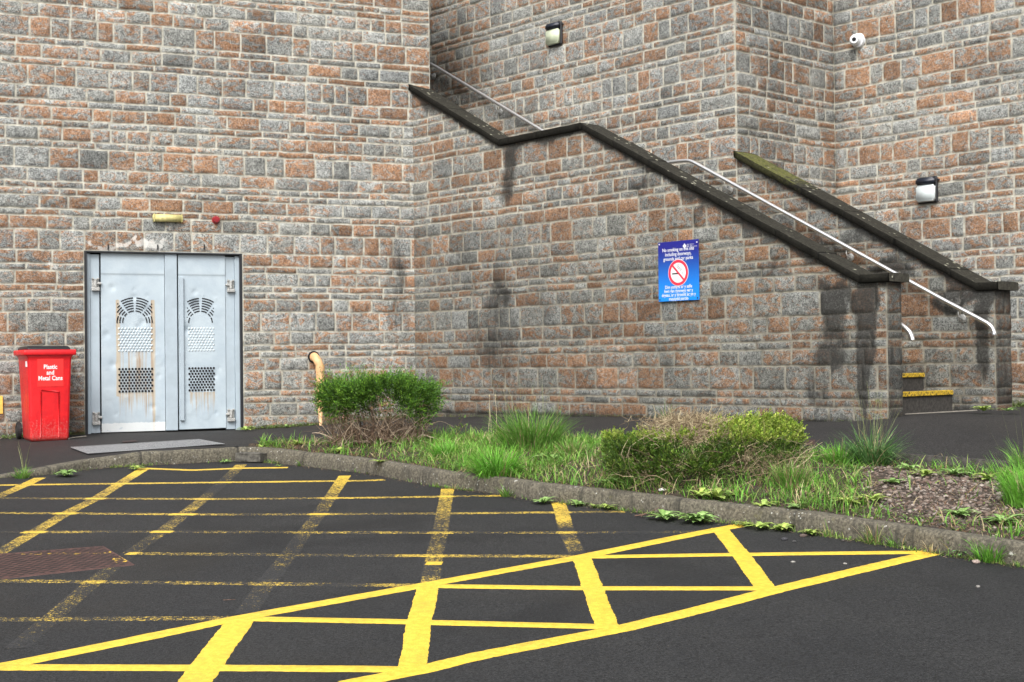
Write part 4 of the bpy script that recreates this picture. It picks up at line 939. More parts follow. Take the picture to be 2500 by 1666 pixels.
def pebble(p, r, col, label, name='pebble', cat='stone', group=None, flat=.6):
    bm = bmesh.new(); bmesh.ops.create_icosphere(bm, subdivisions=2, radius=r)
    for v in bm.verts: v.co = Vector((v.co.x*RNG.uniform(.85, 1.2)*1.25, v.co.y*RNG.uniform(.85, 1.15), v.co.z*flat*RNG.uniform(.85, 1.15)))
    me = bpy.data.meshes.new(name); bm.to_mesh(me); bm.free(); a = me.attributes.new('tint', 'FLOAT_COLOR', 'POINT'); a.data.foreach_set('color', np.tile((*col, 1), (len(me.vertices), 1)).astype(np.float32).ravel())
    o = mesh_obj(name, me, M['pebble'], None, True); o.location = (p[0], p[1], p[2]+r*flat*.6); o.rotation_euler.z = RNG.uniform(0, 3); return tag(o, label, cat, group)
for u, v, r, c, lab in ((1915, 1319, .018, (.05, .05, .055), 'dark grey pebble on the asphalt left of the brownish one'), (1961, 1311, .021, (.10, .075, .065), 'largest brownish pebble on the asphalt below the kerb'), (1939, 1324, .012, (.06, .06, .06), 'small dark pebble just below the brownish one'),
                        (2059, 1321, .012, (.09, .08, .075), 'small grey pebble near the kerb foot right of the brownish one'), (1936, 1374, .011, (.26, .25, .23), 'pale chip inside the yellow triangle'), (2063, 1378, .010, (.24, .23, .21), 'tiny pale chip right of centre in the yellow triangle'),
                        (2383, 1375, .022, (.32, .25, .22), 'pinkish stone lying by the kerb past the yellow tip'), (2468, 1372, .016, (.42, .41, .37), 'pale stone by the kerb at the right edge'), (2388, 1434, .011, (.25, .24, .22), 'pale chip on the open asphalt at lower right'), (243, 1057, .045, (.52, .51, .48), 'white lump of stone at the foot of the left door frame')):
    p = on_top(u, v) if v < 1100 else on_lot(u, v); pebble(p, r, c, lab)
p = on_top(1617, 1199); pebble(p, .022, (.75, .74, .70), 'scrap of white litter on the soil edge below the yellowish hedge', 'litter', 'litter')

# ---------------------------------------------------------------- vegetation
def attr_mesh(name, V, F, col, mat, parent=None, key='tint', smooth=False):
    A = np.concatenate([np.clip(col, 0, 1), np.ones((len(col), 1))], 1); return mesh_obj(name, np_mesh(name, V, F, {key: A}), mat, parent, smooth)
def blades(base, hgt, width, lean, curl, cols, az=None, rng=RNG, seg=5):
    """curved tapering grass blades; all arrays of length n"""
    n = len(base); az = rng.uniform(0, 2*math.pi, n) if az is None else az
    d = np.stack([np.cos(az), np.sin(az), np.zeros(n)], -1); face = np.stack([-np.sin(az), np.cos(az), np.zeros(n)], -1)
    tw = rng.uniform(-.8, .8, n); face = face*np.cos(tw)[:, None]+d*np.sin(tw)[:, None]
    V = np.zeros((n, seg+1, 2, 3)); C = np.zeros((n, seg+1, 2, 3)); pos = base.copy(); th = lean.copy()
    for k in range(seg+1):
        s = k/seg; w_ = (width*(1-s**1.6)*.5+.0003)[:, None]
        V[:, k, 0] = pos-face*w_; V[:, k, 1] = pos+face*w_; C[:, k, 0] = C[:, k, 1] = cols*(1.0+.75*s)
        step = (hgt/seg)[:, None]*(d*np.sin(th)[:, None]+np.array([0, 0, 1.])*np.cos(th)[:, None]); pos = pos+step; th = th+curl/seg
    idx = np.arange(n)[:, None]*(seg+1)*2; k = np.arange(seg)[None, :]*2
    F = np.stack([idx+k, idx+k+1, idx+k+3, idx+k+2], -1).reshape(-1, 4)
    return V.reshape(-1, 3), F, C.reshape(-1, 3)
def mixcol(n, pal, rng=RNG):
    pal = np.array(pal); i = rng.integers(len(pal), size=n); j = rng.integers(len(pal), size=n); f = rng.random(n)[:, None]
    return (pal[i]*f+pal[j]*(1-f))*rng.uniform(.75, 1.25, n)[:, None]
GREEN = [(.09, .20, .03), (.11, .24, .035), (.14, .26, .05), (.07, .16, .03)]
BRIGHT = [(.12, .31, .03), (.15, .35, .05), (.09, .24, .03)]
BLUE = [(.07, .15, .04), (.10, .20, .07), (.05, .11, .03)]
STRAW = [(.32, .26, .14), (.25, .19, .10), (.40, .33, .20)]
def tuft(u, v, r, h, n, pal, label, wd=.0075, group='grass tufts', fn=None, dry=.06, name='grass_tuft', spread=.55, curl=1.4, stalks=0):
    p = fn(u, v) if fn else None
    rng = np.random.default_rng(int(u*7+v)); a = rng.uniform(0, 2*math.pi, n); rr = r*np.sqrt(rng.random(n))*.55
    base = np.stack([np.cos(a)*rr, np.sin(a)*rr, np.zeros(n)-.01], -1); hh = h*rng.uniform(.5, 1.1, n)
    lean = rng.uniform(.05, spread, n)*(.4+rr/(r+1e-6)); cols = mixcol(n, pal, rng); dm = rng.random(n) < dry; cols[dm] = mixcol(int(dm.sum()), STRAW, rng)
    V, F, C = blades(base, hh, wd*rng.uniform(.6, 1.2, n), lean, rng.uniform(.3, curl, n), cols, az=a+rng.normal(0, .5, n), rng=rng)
    if stalks:
        b2 = base[:stalks].copy(); V2, F2, C2 = blades(b2, h*rng.uniform(1.2, 1.9, stalks), np.full(stalks, .0025), rng.uniform(0, .35, stalks), rng.uniform(0, .5, stalks), mixcol(stalks, [(.20, .22, .10), (.16, .18, .08)], rng), rng=rng)
        V = np.concatenate([V, V2]); F = np.concatenate([F, F2+len(C)]); C = np.concatenate([C, C2])
    o = attr_mesh(name, V, F, C, M['grass']); o.location = tuple(p); return tag(o, label, 'grass', group)
def bed_at(u, v):
    p = on_top(u, v); p[2] = float(bed_z(p[0], p[1])); return p
tuft(1211, 1158, .26, .34, 520, BRIGHT, 'big bright green grass tuft spilling over the kerb in the middle of the bed', fn=bed_at, spread=1.15, wd=.0085, curl=2.2)
tuft(1298, 1100, .44, .42, 900, GREEN, 'tall dense green grass clump in front of the parapet wall', fn=bed_at, stalks=22, wd=.008, spread=.7, curl=1.8)
tuft(1085, 1120, .16, .20, 240, BRIGHT, 'medium grass tuft just right of the clipped shrub', fn=bed_at, spread=.8)
tuft(2128, 1130, .20, .36, 420, BLUE, 'tall bluish green grass tuft with long seed stalks right of the yellowish hedge', fn=bed_at, stalks=30, spread=.9, wd=.009, curl=2.4)
tuft(2052, 1128, .16, .20, 240, BRIGHT, 'lower bright tuft left of the tall bluish grass', fn=bed_at, spread=.9)
tuft(2515, 1240, .26, .34, 420, BRIGHT, 'bright green grass tuft cut by the right edge of the photo', fn=bed_at, stalks=4)
tuft(2515, 1150, .16, .30, 160, GREEN, 'thin grass tuft beside the pavement edging at the right edge', fn=bed_at, stalks=5)
tuft(1930, 1190, .20, .22, 260, GREEN, 'loose grass tuft right of the yellowish hedge near the kerb', fn=bed_at, dry=.3)
tuft(1400, 1120, .20, .20, 260, GREEN, 'soft grass tuft left of the yellowish hedge', fn=bed_at, dry=.2)
tuft(1625, 1020, .08, .25, 50, BLUE, 'faint thin grass tuft against the parapet base behind the hedge', fn=lambda u, v: on_top(u, 1034))
for (u, v, r, h, n, pal, lab) in ((55, 1163, .10, .13, 110, GREEN, 'leftmost grassy weed tuft on the kerb edge with a thin stalk'), (735, 1133, .045, .09, 40, GREEN, 'tiny grass tuft at the kerb foot right of the loose block'),
                             (1240, 1207, .10, .13, 90, GREEN, 'ragged grass tuft at the kerb foot below the big bright tuft'), (2026, 1306, .07, .13, 26, STRAW+GREEN, 'sparse dry grass tuft at the kerb foot above the yellow triangle'), (2132, 1322, .09, .15, 60, GREEN+STRAW, 'stiff grass tuft at the kerb foot right of the sparse dry one'),
                             (2190, 1330, .10, .12, 60, GREEN, 'flattened grass tuft at the kerb foot near the yellow tip'), (2271, 1345, .05, .09, 26, STRAW, 'small straw coloured tuft at the kerb foot beyond the yellow tip'), (2330, 1348, .08, .13, 50, BRIGHT, 'thin green tuft left of the broad one at the lower kerb'), (2417, 1365, .13, .17, 200, BRIGHT, 'broad bright grass tuft at the kerb foot near the right edge')):
    tuft(u, v-2, r, h, n, pal, lab, fn=at_kerb, spread=.9, group='grass tufts along the kerb foot')
tuft(60, 1160, .02, .30, 5, [(.2, .22, .1)], 'spindly seed stalk standing in the leftmost kerb weed', fn=on_lot, spread=.2, curl=.3, name='seed_stalk', group=None)

def rosette(u, v, r, n, pal, label, fn, up=.5, wd=.30, group='leafy weeds', name='leafy_weed'):
    p = fn(u, v); rng = np.random.default_rng(int(u*3+v)); V = []; F = []; C = []; off = 0
    for k in range(n):
        az = k*2.4+rng.normal(0, .2); L = r*rng.uniform(.6, 1.15); el = up*rng.uniform(.4, 1.4); w_ = L*wd*rng.uniform(.8, 1.2); seg = 7
        d = np.array([math.cos(az), math.sin(az), 0]); s_ = np.array([-math.sin(az), math.cos(az), 0]); pos = np.zeros(3); th = el; c = mixcol(1, pal, rng)[0]
        for q in range(seg+1):
            s = q/seg; ww = w_*math.sin(min(1, s*.9+.08)*math.pi)**.8*(.75+.35*(q % 2))*.5+.0008
            for e_, sgn in ((-1, 1), (0, 0), (1, 1)): V.append(pos+s_*e_*ww+np.array([0, 0, .12*ww*abs(e_)])); C.append(c*(2.1 if e_ == 0 else 1.6))
            pos = pos+(d*math.cos(th)+np.array([0, 0, 1])*math.sin(th))*L/seg; th -= (el*1.5+.1)/seg
        for q in range(seg):
            a = off+q*3; F += [(a, a+1, a+4, a+3), (a+1, a+2, a+5, a+4)]
        off += (seg+1)*3
    o = attr_mesh(name, np.array(V), np.array(F), np.array(C), M['leaf'], smooth=True); o.location = (p[0], p[1], p[2]+.008); o.scale = (1.08,)*3; return tag(o, label, 'weed', group)
LG = [(.14, .23, .07), (.19, .29, .10), (.11, .18, .05)]; YG = [(.23, .29, .07), (.17, .24, .06)]
KF = 'leafy weeds along the kerb foot'; BW = 'leafy weeds on the bed'
for (u, v, r, n, pal, lab, fn, g) in ((161, 1157, .12, 26, LG, 'bright bushy weed on the low kerb second from the left', at_kerb, KF), (334, 1141, .10, 18, YG, 'weed growing at the kerb foot above the start of the second yellow line', at_kerb, KF), (552, 1124, .08, 14, LG, 'weed in the kerb joint just left of the loose block', at_kerb, KF), (682, 1134, .05, 10, LG, 'very small weed just right of the loose block', at_kerb, KF),
        (1328, 1224, .11, 18, LG, 'straggly weed at the kerb foot above the short worn line', at_kerb, KF), (1409, 1229, .09, 12, LG, 'small weed first in the row of three at the middle of the kerb', at_kerb, KF), (1450, 1234, .07, 10, YG, 'yellowish weed in the middle of the row of three', at_kerb, KF), (1482, 1238, .09, 16, YG, 'upright weed last in the row of three by the middle of the kerb', at_kerb, KF),
        (1622, 1264, .13, 26, LG, 'round dandelion rosette left of the widest one at the kerb foot', at_kerb, KF), (1700, 1271, .16, 34, LG, 'widest dandelion rosette at the kerb foot', at_kerb, KF), (1820, 1280, .08, 14, YG, 'small weed at the kerb foot beside the tip of the upper yellow line', at_kerb, KF), (1858, 1286, .12, 14, YG, 'droopy broad leaved weed right of the upper yellow tip', at_kerb, KF), (1912, 1290, .10, 22, YG, 'bushy weed with pale flowers at the kerb foot', at_kerb, KF), (1979, 1300, .08, 16, YG, 'low weed above the largest pebble', at_kerb, KF),
        (2350, 1352, .08, 10, BLUE, 'dark bluish weed beside the broad kerb tuft', at_kerb, KF),
        (1489, 1182, .13, 16, LG, 'rosette on the soil at the left foot of the yellowish hedge', bed_at, BW), (1709, 1210, .12, 12, YG, 'broad leaved rosette left of the largest one under the hedge', bed_at, BW), (1752, 1216, .15, 16, YG, 'largest broad leaved rosette on the soil under the hedge', bed_at, BW), (1864, 1236, .12, 12, YG, 'open rosette with light leaves on the kerb edge right of the hedge', bed_at, BW), (1944, 1240, .10, 10, LG, 'flat rosette on the kerb top beside a pale pebble', bed_at, BW),
        (1345, 1130, .16, 18, LG, 'tall leaved weed in the grass at the centre of the bed', bed_at, BW), (2260, 1170, .13, 16, YG, 'first broad weed along the pavement edging', bed_at, BW), (2330, 1160, .12, 16, LG, 'second broad weed along the pavement edging', bed_at, BW), (2410, 1172, .13, 18, YG, 'third broad weed along the pavement edging', bed_at, BW), (2345, 1262, .11, 16, LG, 'weed on the gravel patch at the right', bed_at, BW), (2450, 1280, .14, 20, LG, 'broad weed below the gravel patch near the right edge', bed_at, BW),
        (2040, 1108, .14, 16, LG, 'large leaved weed left of the tall bluish grass', bed_at, BW), (2220, 1150, .12, 16, LG, 'leafy weed at the foot of the tall bluish grass', bed_at, BW), (2180, 1190, .10, 14, LG, 'low weed in the middle of the right hand bed', bed_at, BW), (2070, 1235, .12, 22, YG, 'spreading weed between the kerb and the gravel', bed_at, BW), (2130, 1228, .11, 22, YG, 'spreading weed at the left rim of the gravel', bed_at, BW),
        (725, 1092, .10, 14, YG, 'light green weed left of the clipped shrub', bed_at, BW), (640, 1092, .08, 10, YG, 'small light weed at the left tip of the bed', bed_at, BW), (826, 1105, .10, 16, YG, 'light green weed in front of the clipped shrub stems', bed_at, BW), (925, 1128, .09, 14, YG, 'yellowish weed on the soil below the clipped shrub', bed_at, BW),
        (2402, 1006, .12, 18, YG, 'green weed at the foot of the rear parapet beside the steps', on_top, 'weeds at the wall foot'), (2460, 1006, .10, 14, LG, 'green weed at the rear pier foot', on_top, 'weeds at the wall foot'), (600, 1053, .12, 20, YG, 'moss green weed at the wall foot just right of the door', on_top, 'weeds at the wall foot'), (700, 1045, .08, 12, LG, 'small weed at the wall foot between the door and the pipe', on_top, 'weeds at the wall foot')):
    rosette(u, v, r, n, pal, lab, fn, up=.75, group=g)

# ground cover: grass and low weeds over the bed, thinning towards the gravel at the right
def ground_cover():
    rng = np.random.default_rng(5); N = 60000; x = rng.uniform(Bd[0, 0]+.1, 4.6, N); kb = kback_y(x)-.02; yb = bnd_y(x)+.03; s = rng.random(N); y = kb+(yb-kb)*s
    pu = 1250+FOC*x/y
    dens = np.interp(pu, [620, 760, 960, 1040, 1200, 1450, 1800, 2000, 2120, 2260, 2420, 2600], [.12, .12, .16, .75, 1, .85, .65, .75, .55, .35, .5, .8])
    dens *= np.clip(.2+1.6*(fbm(x*3.5, y*3.5, 77)-.2), 0, 1)
    grav = (pu > 2070+90*fbm(x*6, y*6, 71)) & (pu < 2440) & (s > .10) & (s < .78); dens = np.where(grav, .025, dens)
    keep = rng.random(N) < dens; x, y = x[keep], y[keep]; n = len(x); base = np.stack([x, y, bed_z(x, y)-.005], -1)
    h = rng.uniform(.03, .14, n)*(.7+.8*fbm(x*2, y*2, 78)); cols = mixcol(n, GREEN+BRIGHT+YG, rng); dm = rng.random(n) < .08+.25*(fbm(x*2.5, y*2.5, 79) > .57); cols[dm] = mixcol(int(dm.sum()), STRAW, rng)
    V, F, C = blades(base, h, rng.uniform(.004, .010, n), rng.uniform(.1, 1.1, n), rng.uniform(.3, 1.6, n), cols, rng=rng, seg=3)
    tag(attr_mesh('grass', V, F, C, M['grass']), 'short mixed grass and weeds covering the raised planting bed', 'grass', kind='stuff')
    # small leaves of clover and chickweed
    N = 16000; x = rng.uniform(Bd[0, 0]+.9, 4.6, N); kb = kback_y(x); yb = bnd_y(x); s = rng.random(N); y = kb+(yb-kb)*s; pu = 1250+FOC*x/y
    keep = (fbm(x*3, y*3, 88) > .47) & ~((pu > 2110) & (pu < 2430) & (s > .15) & (s < .75) & (rng.random(N) < .9)) & (pu > 960); x, y = x[keep], y[keep]; n = len(x)
    V, F, C = leaves(np.stack([x, y, bed_z(x, y)+rng.uniform(.0, .06, n)], -1), rng.uniform(.010, .024, n), mixcol(n, LG+YG, rng), rng, flat=.6)
    tag(attr_mesh('ground_cover', V, F, C, M['leaf']), 'low small leaved weeds between the grass', 'weeds', kind='stuff')
    # dead leaves and twiggy litter
    N = 5200; x = rng.uniform(Bd[0, 0]+.1, 3.2, N); kb = kback_y(x)-.03; yb = bnd_y(x); s = rng.random(N)**1.3; y = kb+(yb-kb)*s; base = np.stack([x, y, bed_z(x, y)+.004], -1)
    V, F, C = blades(base, rng.uniform(.02, .10, N), rng.uniform(.002, .007, N), rng.uniform(1.1, 1.5, N), rng.uniform(-.2, .3, N), mixcol(N, [(.20, .13, .07), (.12, .07, .04), (.30, .22, .13), (.16, .08, .045)], rng), rng=rng, seg=2)
    tag(attr_mesh('leaf_litter', V, F, C, M['twig']), 'brown dead leaves and twigs on the soil', 'leaf litter', kind='stuff')
def kerb_fringe():
    rng = np.random.default_rng(15); mk = (Kd[:, 0] > -4.6) & (Kd[:, 0] < 3.6); P = Kd[mask_idx(mk)]; N_ = Kn[mask_idx(mk)]; n = 5200; i = rng.integers(len(P), size=n)
    keep = (fbm(P[i, 0]*2.2, P[i, 0]*0, 55) > .50-.10*(P[i, 0] > .6)) | (rng.random(n) < .05); i = i[keep]; n = len(i); off = -np.abs(rng.normal(0, .022, n))
    b = np.stack([P[i, 0]+N_[i, 0]*off+rng.normal(0, .02, n), P[i, 1]+N_[i, 1]*off, P[i, 2]-.002], -1); cols = mixcol(n, GREEN+YG+STRAW[:1], rng)
    V, F, C = blades(b, rng.uniform(.012, .06, n), rng.uniform(.003, .007, n), rng.uniform(.2, 1.3, n), rng.uniform(.2, 1.2, n), cols, rng=rng, seg=3)
    tag(attr_mesh('kerb_moss', V, F, C, M['grass']), 'thin line of moss and tiny weeds along the kerb foot', 'moss', kind='stuff')
    n = 2600; i = rng.integers(len(P), size=n); off = -np.abs(rng.normal(0, .05, n))
    b = np.stack([P[i, 0]+N_[i, 0]*off+rng.normal(0, .03, n), P[i, 1]+N_[i, 1]*off, P[i, 2]+.001], -1); b[:, 2] = b[:, 1]*SL+.002
    V, F, C = blades(b, rng.uniform(.008, .05, n), rng.uniform(.002, .006, n), rng.uniform(1.25, 1.5, n), rng.uniform(-.1, .1, n), mixcol(n, [(.10, .07, .045), (.05, .035, .025), (.20, .15, .10), (.03, .025, .02)], rng), rng=rng, seg=2)
    tag(attr_mesh('kerb_litter', V, F, C, M['twig']), 'brown grit and dead leaf bits gathered along the kerb foot', 'leaf litter', kind='stuff')
    # moss and seedlings where the pavement meets the walls
    n = 2600; t = rng.uniform(-2.7, 2.1, n); keep = ((t > .03) | (t < -1.83)) & (fbm(t*3, t*0, 56) > .40); t = t[keep]; n1 = len(t); q = PA[None]+dA[None]*t[:, None]+np.array([dA[1], -dA[0]])[None]*np.abs(rng.normal(.03, .035, n1))[:, None]
    t2 = rng.uniform(.2, 2.6, 1500); q2 = PE[None]+dB[None]*t2[:, None]+np.array([dB[1], -dB[0]])[None]*np.abs(rng.normal(.03, .05, 1500))[:, None]; t3 = rng.uniform(0, 6.8, 900); q3 = PB[None]+dB[None]*t3[:, None]+np.array([dB[1], -dB[0]])[None]*np.abs(rng.normal(.02, .012, 900))[:, None]
    q = np.concatenate([q, q2, q3]); n = len(q); cols = mixcol(n, YG+LG+[(.10, .12, .04)], rng)*.8; V, F, C = leaves(np.stack([q[:, 0], q[:, 1], H(q[:, 0], q[:, 1])+rng.uniform(0, .03, n)], -1), np.where(np.arange(n) < n-900, rng.uniform(.012, .035, n), .010), cols, rng, flat=.9)
    tag(attr_mesh('wall_foot_moss', V, F, C, M['leaf']), 'moss and seedlings in the joint between pavement and stone walls', 'moss', kind='stuff')
def mask_idx(m_): return np.nonzero(m_)[0]
def leaves(P, size, cols, rng, flat=.5, dirs=None):
    n = len(P); az = rng.uniform(0, 2*math.pi, n); el = rng.uniform(-.3, 1.2, n)*flat
    d = np.stack([np.cos(az)*np.cos(el), np.sin(az)*np.cos(el), np.sin(el)], -1)
    if dirs is not None: d = d*.55+dirs; d /= np.linalg.norm(d, axis=1)[:, None]
    r = rng.normal(size=(n, 3)); s = np.cross(d, r); s /= np.linalg.norm(s, axis=1)[:, None]+1e-9
    L = size[:, None]; w_ = L*.27
    V = np.stack([P, P+d*L*.5+s*w_, P+d*L, P+d*L*.5-s*w_], 1).reshape(-1, 3); F = np.arange(n*4).reshape(-1, 4); C = np.repeat(cols, 4, axis=0)
    return V, F, C
ground_cover(); kerb_fringe()
# gravel patch
def gravel():
    rng = np.random.default_rng(9); V = []; F = []; C = []; off = 0
    ico = bmesh.new(); bmesh.ops.create_icosphere(ico, subdivisions=1, radius=1); iv = np.array([v.co[:] for v in ico.verts]); ifc = np.array([[v.index for v in f.verts] for f in ico.faces]); ico.free()
    N = 11000; x = rng.uniform(1.6, 3.9, N); kb = kback_y(x); yb = bnd_y(x); s = rng.uniform(.0, .85, N); y = kb+(yb-kb)*s; pu = 1250+FOC*x/y; keep = (pu > 2060+120*rng.random(N)) & (rng.random(N) < np.where((s > .1) & (s < .75), 1, .3)); x, y = x[keep], y[keep]
    z = bed_z(x, y); r = rng.uniform(.004, .015, len(x))*np.where(rng.random(len(x)) < .08, 1.8, 1); pal = np.array([(.12, .092, .075), (.19, .15, .125), (.08, .066, .056), (.26, .22, .19), (.15, .105, .085)])
    for k in range(len(x)):
        vv = iv*rng.uniform(.7, 1.3, (len(iv), 1))*np.array([1.2, 1, .6])*r[k]; a = rng.uniform(0, 6.28); ca, sa = math.cos(a), math.sin(a); vv = vv @ np.array([[ca, sa, 0], [-sa, ca, 0], [0, 0, 1]])
        V.append(vv+np.array([x[k], y[k], z[k]+r[k]*.15])); F.append(ifc+off); off += len(iv); C.append(np.tile(pal[rng.integers(5)]*rng.uniform(.7, 1.3), (len(iv), 1)))
    tag(attr_mesh('gravel', np.concatenate(V), np.concatenate(F), np.concatenate(C), M['pebble']), 'brown and pinkish gravel on the bare right end of the bed', 'gravel', kind='stuff')
gravel()

# clipped shrub with bare stems, and the low yellowish hedge
def twigs(starts, dirs, lens, r0, rng, bend=.5, seg=7, up=0.0):
    paths = []; rad = []
    for p, d, L, r in zip(starts, dirs, lens, r0):
        d = np.array(d, float); d /= np.linalg.norm(d); pts = [np.array(p, float)]; acc = rng.normal(0, bend/seg, 3)
        for k in range(seg):
            acc = acc*.7+rng.normal(0, bend/seg, 3); d = d+acc+np.array([0, 0, up/seg]); d /= np.linalg.norm(d); pts.append(pts[-1]+d*L/seg)
        paths.append(np.array(pts)); rad.append(np.linspace(r, r*.35, seg+1))
    return paths, rad
def sprigs(P, D, nl, size, pal, rng, L=.09):
    """leafy shoots: leaflets strung along short stems"""
    n = len(P); k = np.arange(nl)/nl; pos = P[:, None, :]+D[:, None, :]*(k[None, :, None]*L*rng.uniform(.6, 1.3, (n, 1, 1)))+rng.normal(0, .004, (n, nl, 3)); tone = rng.uniform(.6, 1.3, (n, 1, 1))
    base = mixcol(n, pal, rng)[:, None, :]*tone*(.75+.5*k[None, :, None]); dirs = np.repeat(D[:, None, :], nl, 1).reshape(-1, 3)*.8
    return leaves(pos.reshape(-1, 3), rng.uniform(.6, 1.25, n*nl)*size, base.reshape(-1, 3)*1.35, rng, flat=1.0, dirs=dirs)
def shrub1():
    rng = np.random.default_rng(31); g0 = bed_at(925, 1090); root = empty('clipped_shrub', 'clipped shrub with dense dark green top over bare tangled brown stems', 'shrub', loc=tuple(g0))
    # local: x right, y away
    starts = []; dirs = []; lens = []; rr = []
    for k in range(430):
        x = rng.uniform(-.52, .50); y = rng.uniform(-.22, .30); starts.append((x, y, rng.uniform(-.02, .10))); dirs.append((rng.normal(0, .55)+(-.3 if x < -.3 else 0), rng.normal(-.1, .45), rng.uniform(.35, 1.1))); lens.append(rng.uniform(.22, .55)); rr.append(rng.choice([.0025, .004, .006, .010], p=[.5, .3, .15, .05]))
    for k in range(9):
        x = rng.uniform(-.45, .45); starts.append((x, rng.uniform(-.1, .2), -.03)); dirs.append((rng.normal(0, .5), rng.normal(0, .3), 1)); lens.append(.5); rr.append(.017)
    for k in range(150):   # small wiry twigs
        starts.append((rng.uniform(-.60, .58), rng.uniform(-.34, .1), rng.uniform(.05, .42))); dirs.append(rng.normal(0, 1, 3)*np.array([1, .6, .6])); lens.append(rng.uniform(.10, .28)); rr.append(.0018)
    P, R = twigs(starts, dirs, lens, rr, rng, bend=1.3); V, F = tube_np(P, R, 5); cols = np.concatenate([np.tile(np.array([(.30, .22, .15), (.17, .115, .075), (.44, .35, .26), (.13, .085, .06)][rng.integers(4)])*rng.uniform(.7, 1.2), (len(p)*5, 1)) for p in P])
    attr_mesh('stems', V, F, cols, M['twig'], root, smooth=True)
    # crown
    N = 7600; x = rng.uniform(-.64, .66, N); y = rng.uniform(-.40, .42, N); zt = .59+.09*(fbm(x*7+9, y*7, 3)-.5)*2+.07*np.exp(-((x-.05)/.2)**2); zb = .20+.12*fbm(x*5, y*5, 4)+.20*np.exp(-((x-.02)/.30)**2)*(y < .1)-.08*(x > .4); q = rng.random(N)**.6; z = zb+(zt-zb)*q
    rim = .54+.10*np.minimum(q*2, 1)+.10*(fbm(z*9, y*6, 44)-.4); keep = (np.abs(x/(rim))**4+np.abs(y/.42)**4 < .85+.5*rng.random(N)**3) & (fbm(x*8, z*10+y*6, 6) > .44)
    x, y, z, q = x[keep], y[keep], z[keep], q[keep]; Pn = np.stack([x, y, z], -1)
    D = np.stack([x*1.1, y*1.3, (q-.25)*1.3], -1)+rng.normal(0, .40, Pn.shape); D /= np.linalg.norm(D, axis=1)[:, None]
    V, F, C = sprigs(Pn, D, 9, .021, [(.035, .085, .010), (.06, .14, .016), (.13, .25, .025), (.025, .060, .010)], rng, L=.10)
    sh = rng.choice(len(Pn), 330, replace=False); Ps = Pn[sh].copy(); side = (Ps[:, 0] > .35) | (rng.random(330) < .35); Ps[:, 2] = np.where(side, Ps[:, 2], .60); Ds = np.stack([np.where(side, np.sign(Ps[:, 0])*1.4, 0)+rng.normal(.1, .4, 330), rng.normal(0, .3, 330), np.where(side, .5, 1.)], -1); Ds /= np.linalg.norm(Ds, axis=1)[:, None]
    V2, F2, C2 = sprigs(Ps, Ds, 14, .019, [(.09, .20, .03), (.05, .13, .02)], rng, L=.19)
    V = np.concatenate([V, V2]); F = np.concatenate([F, F2+len(C)]); C = np.concatenate([C, C2]); attr_mesh('foliage', V, F, C, M['leaf'], root)
shrub1(); bpy.data.objects['clipped_shrub'].scale = (.86, .86, .93)
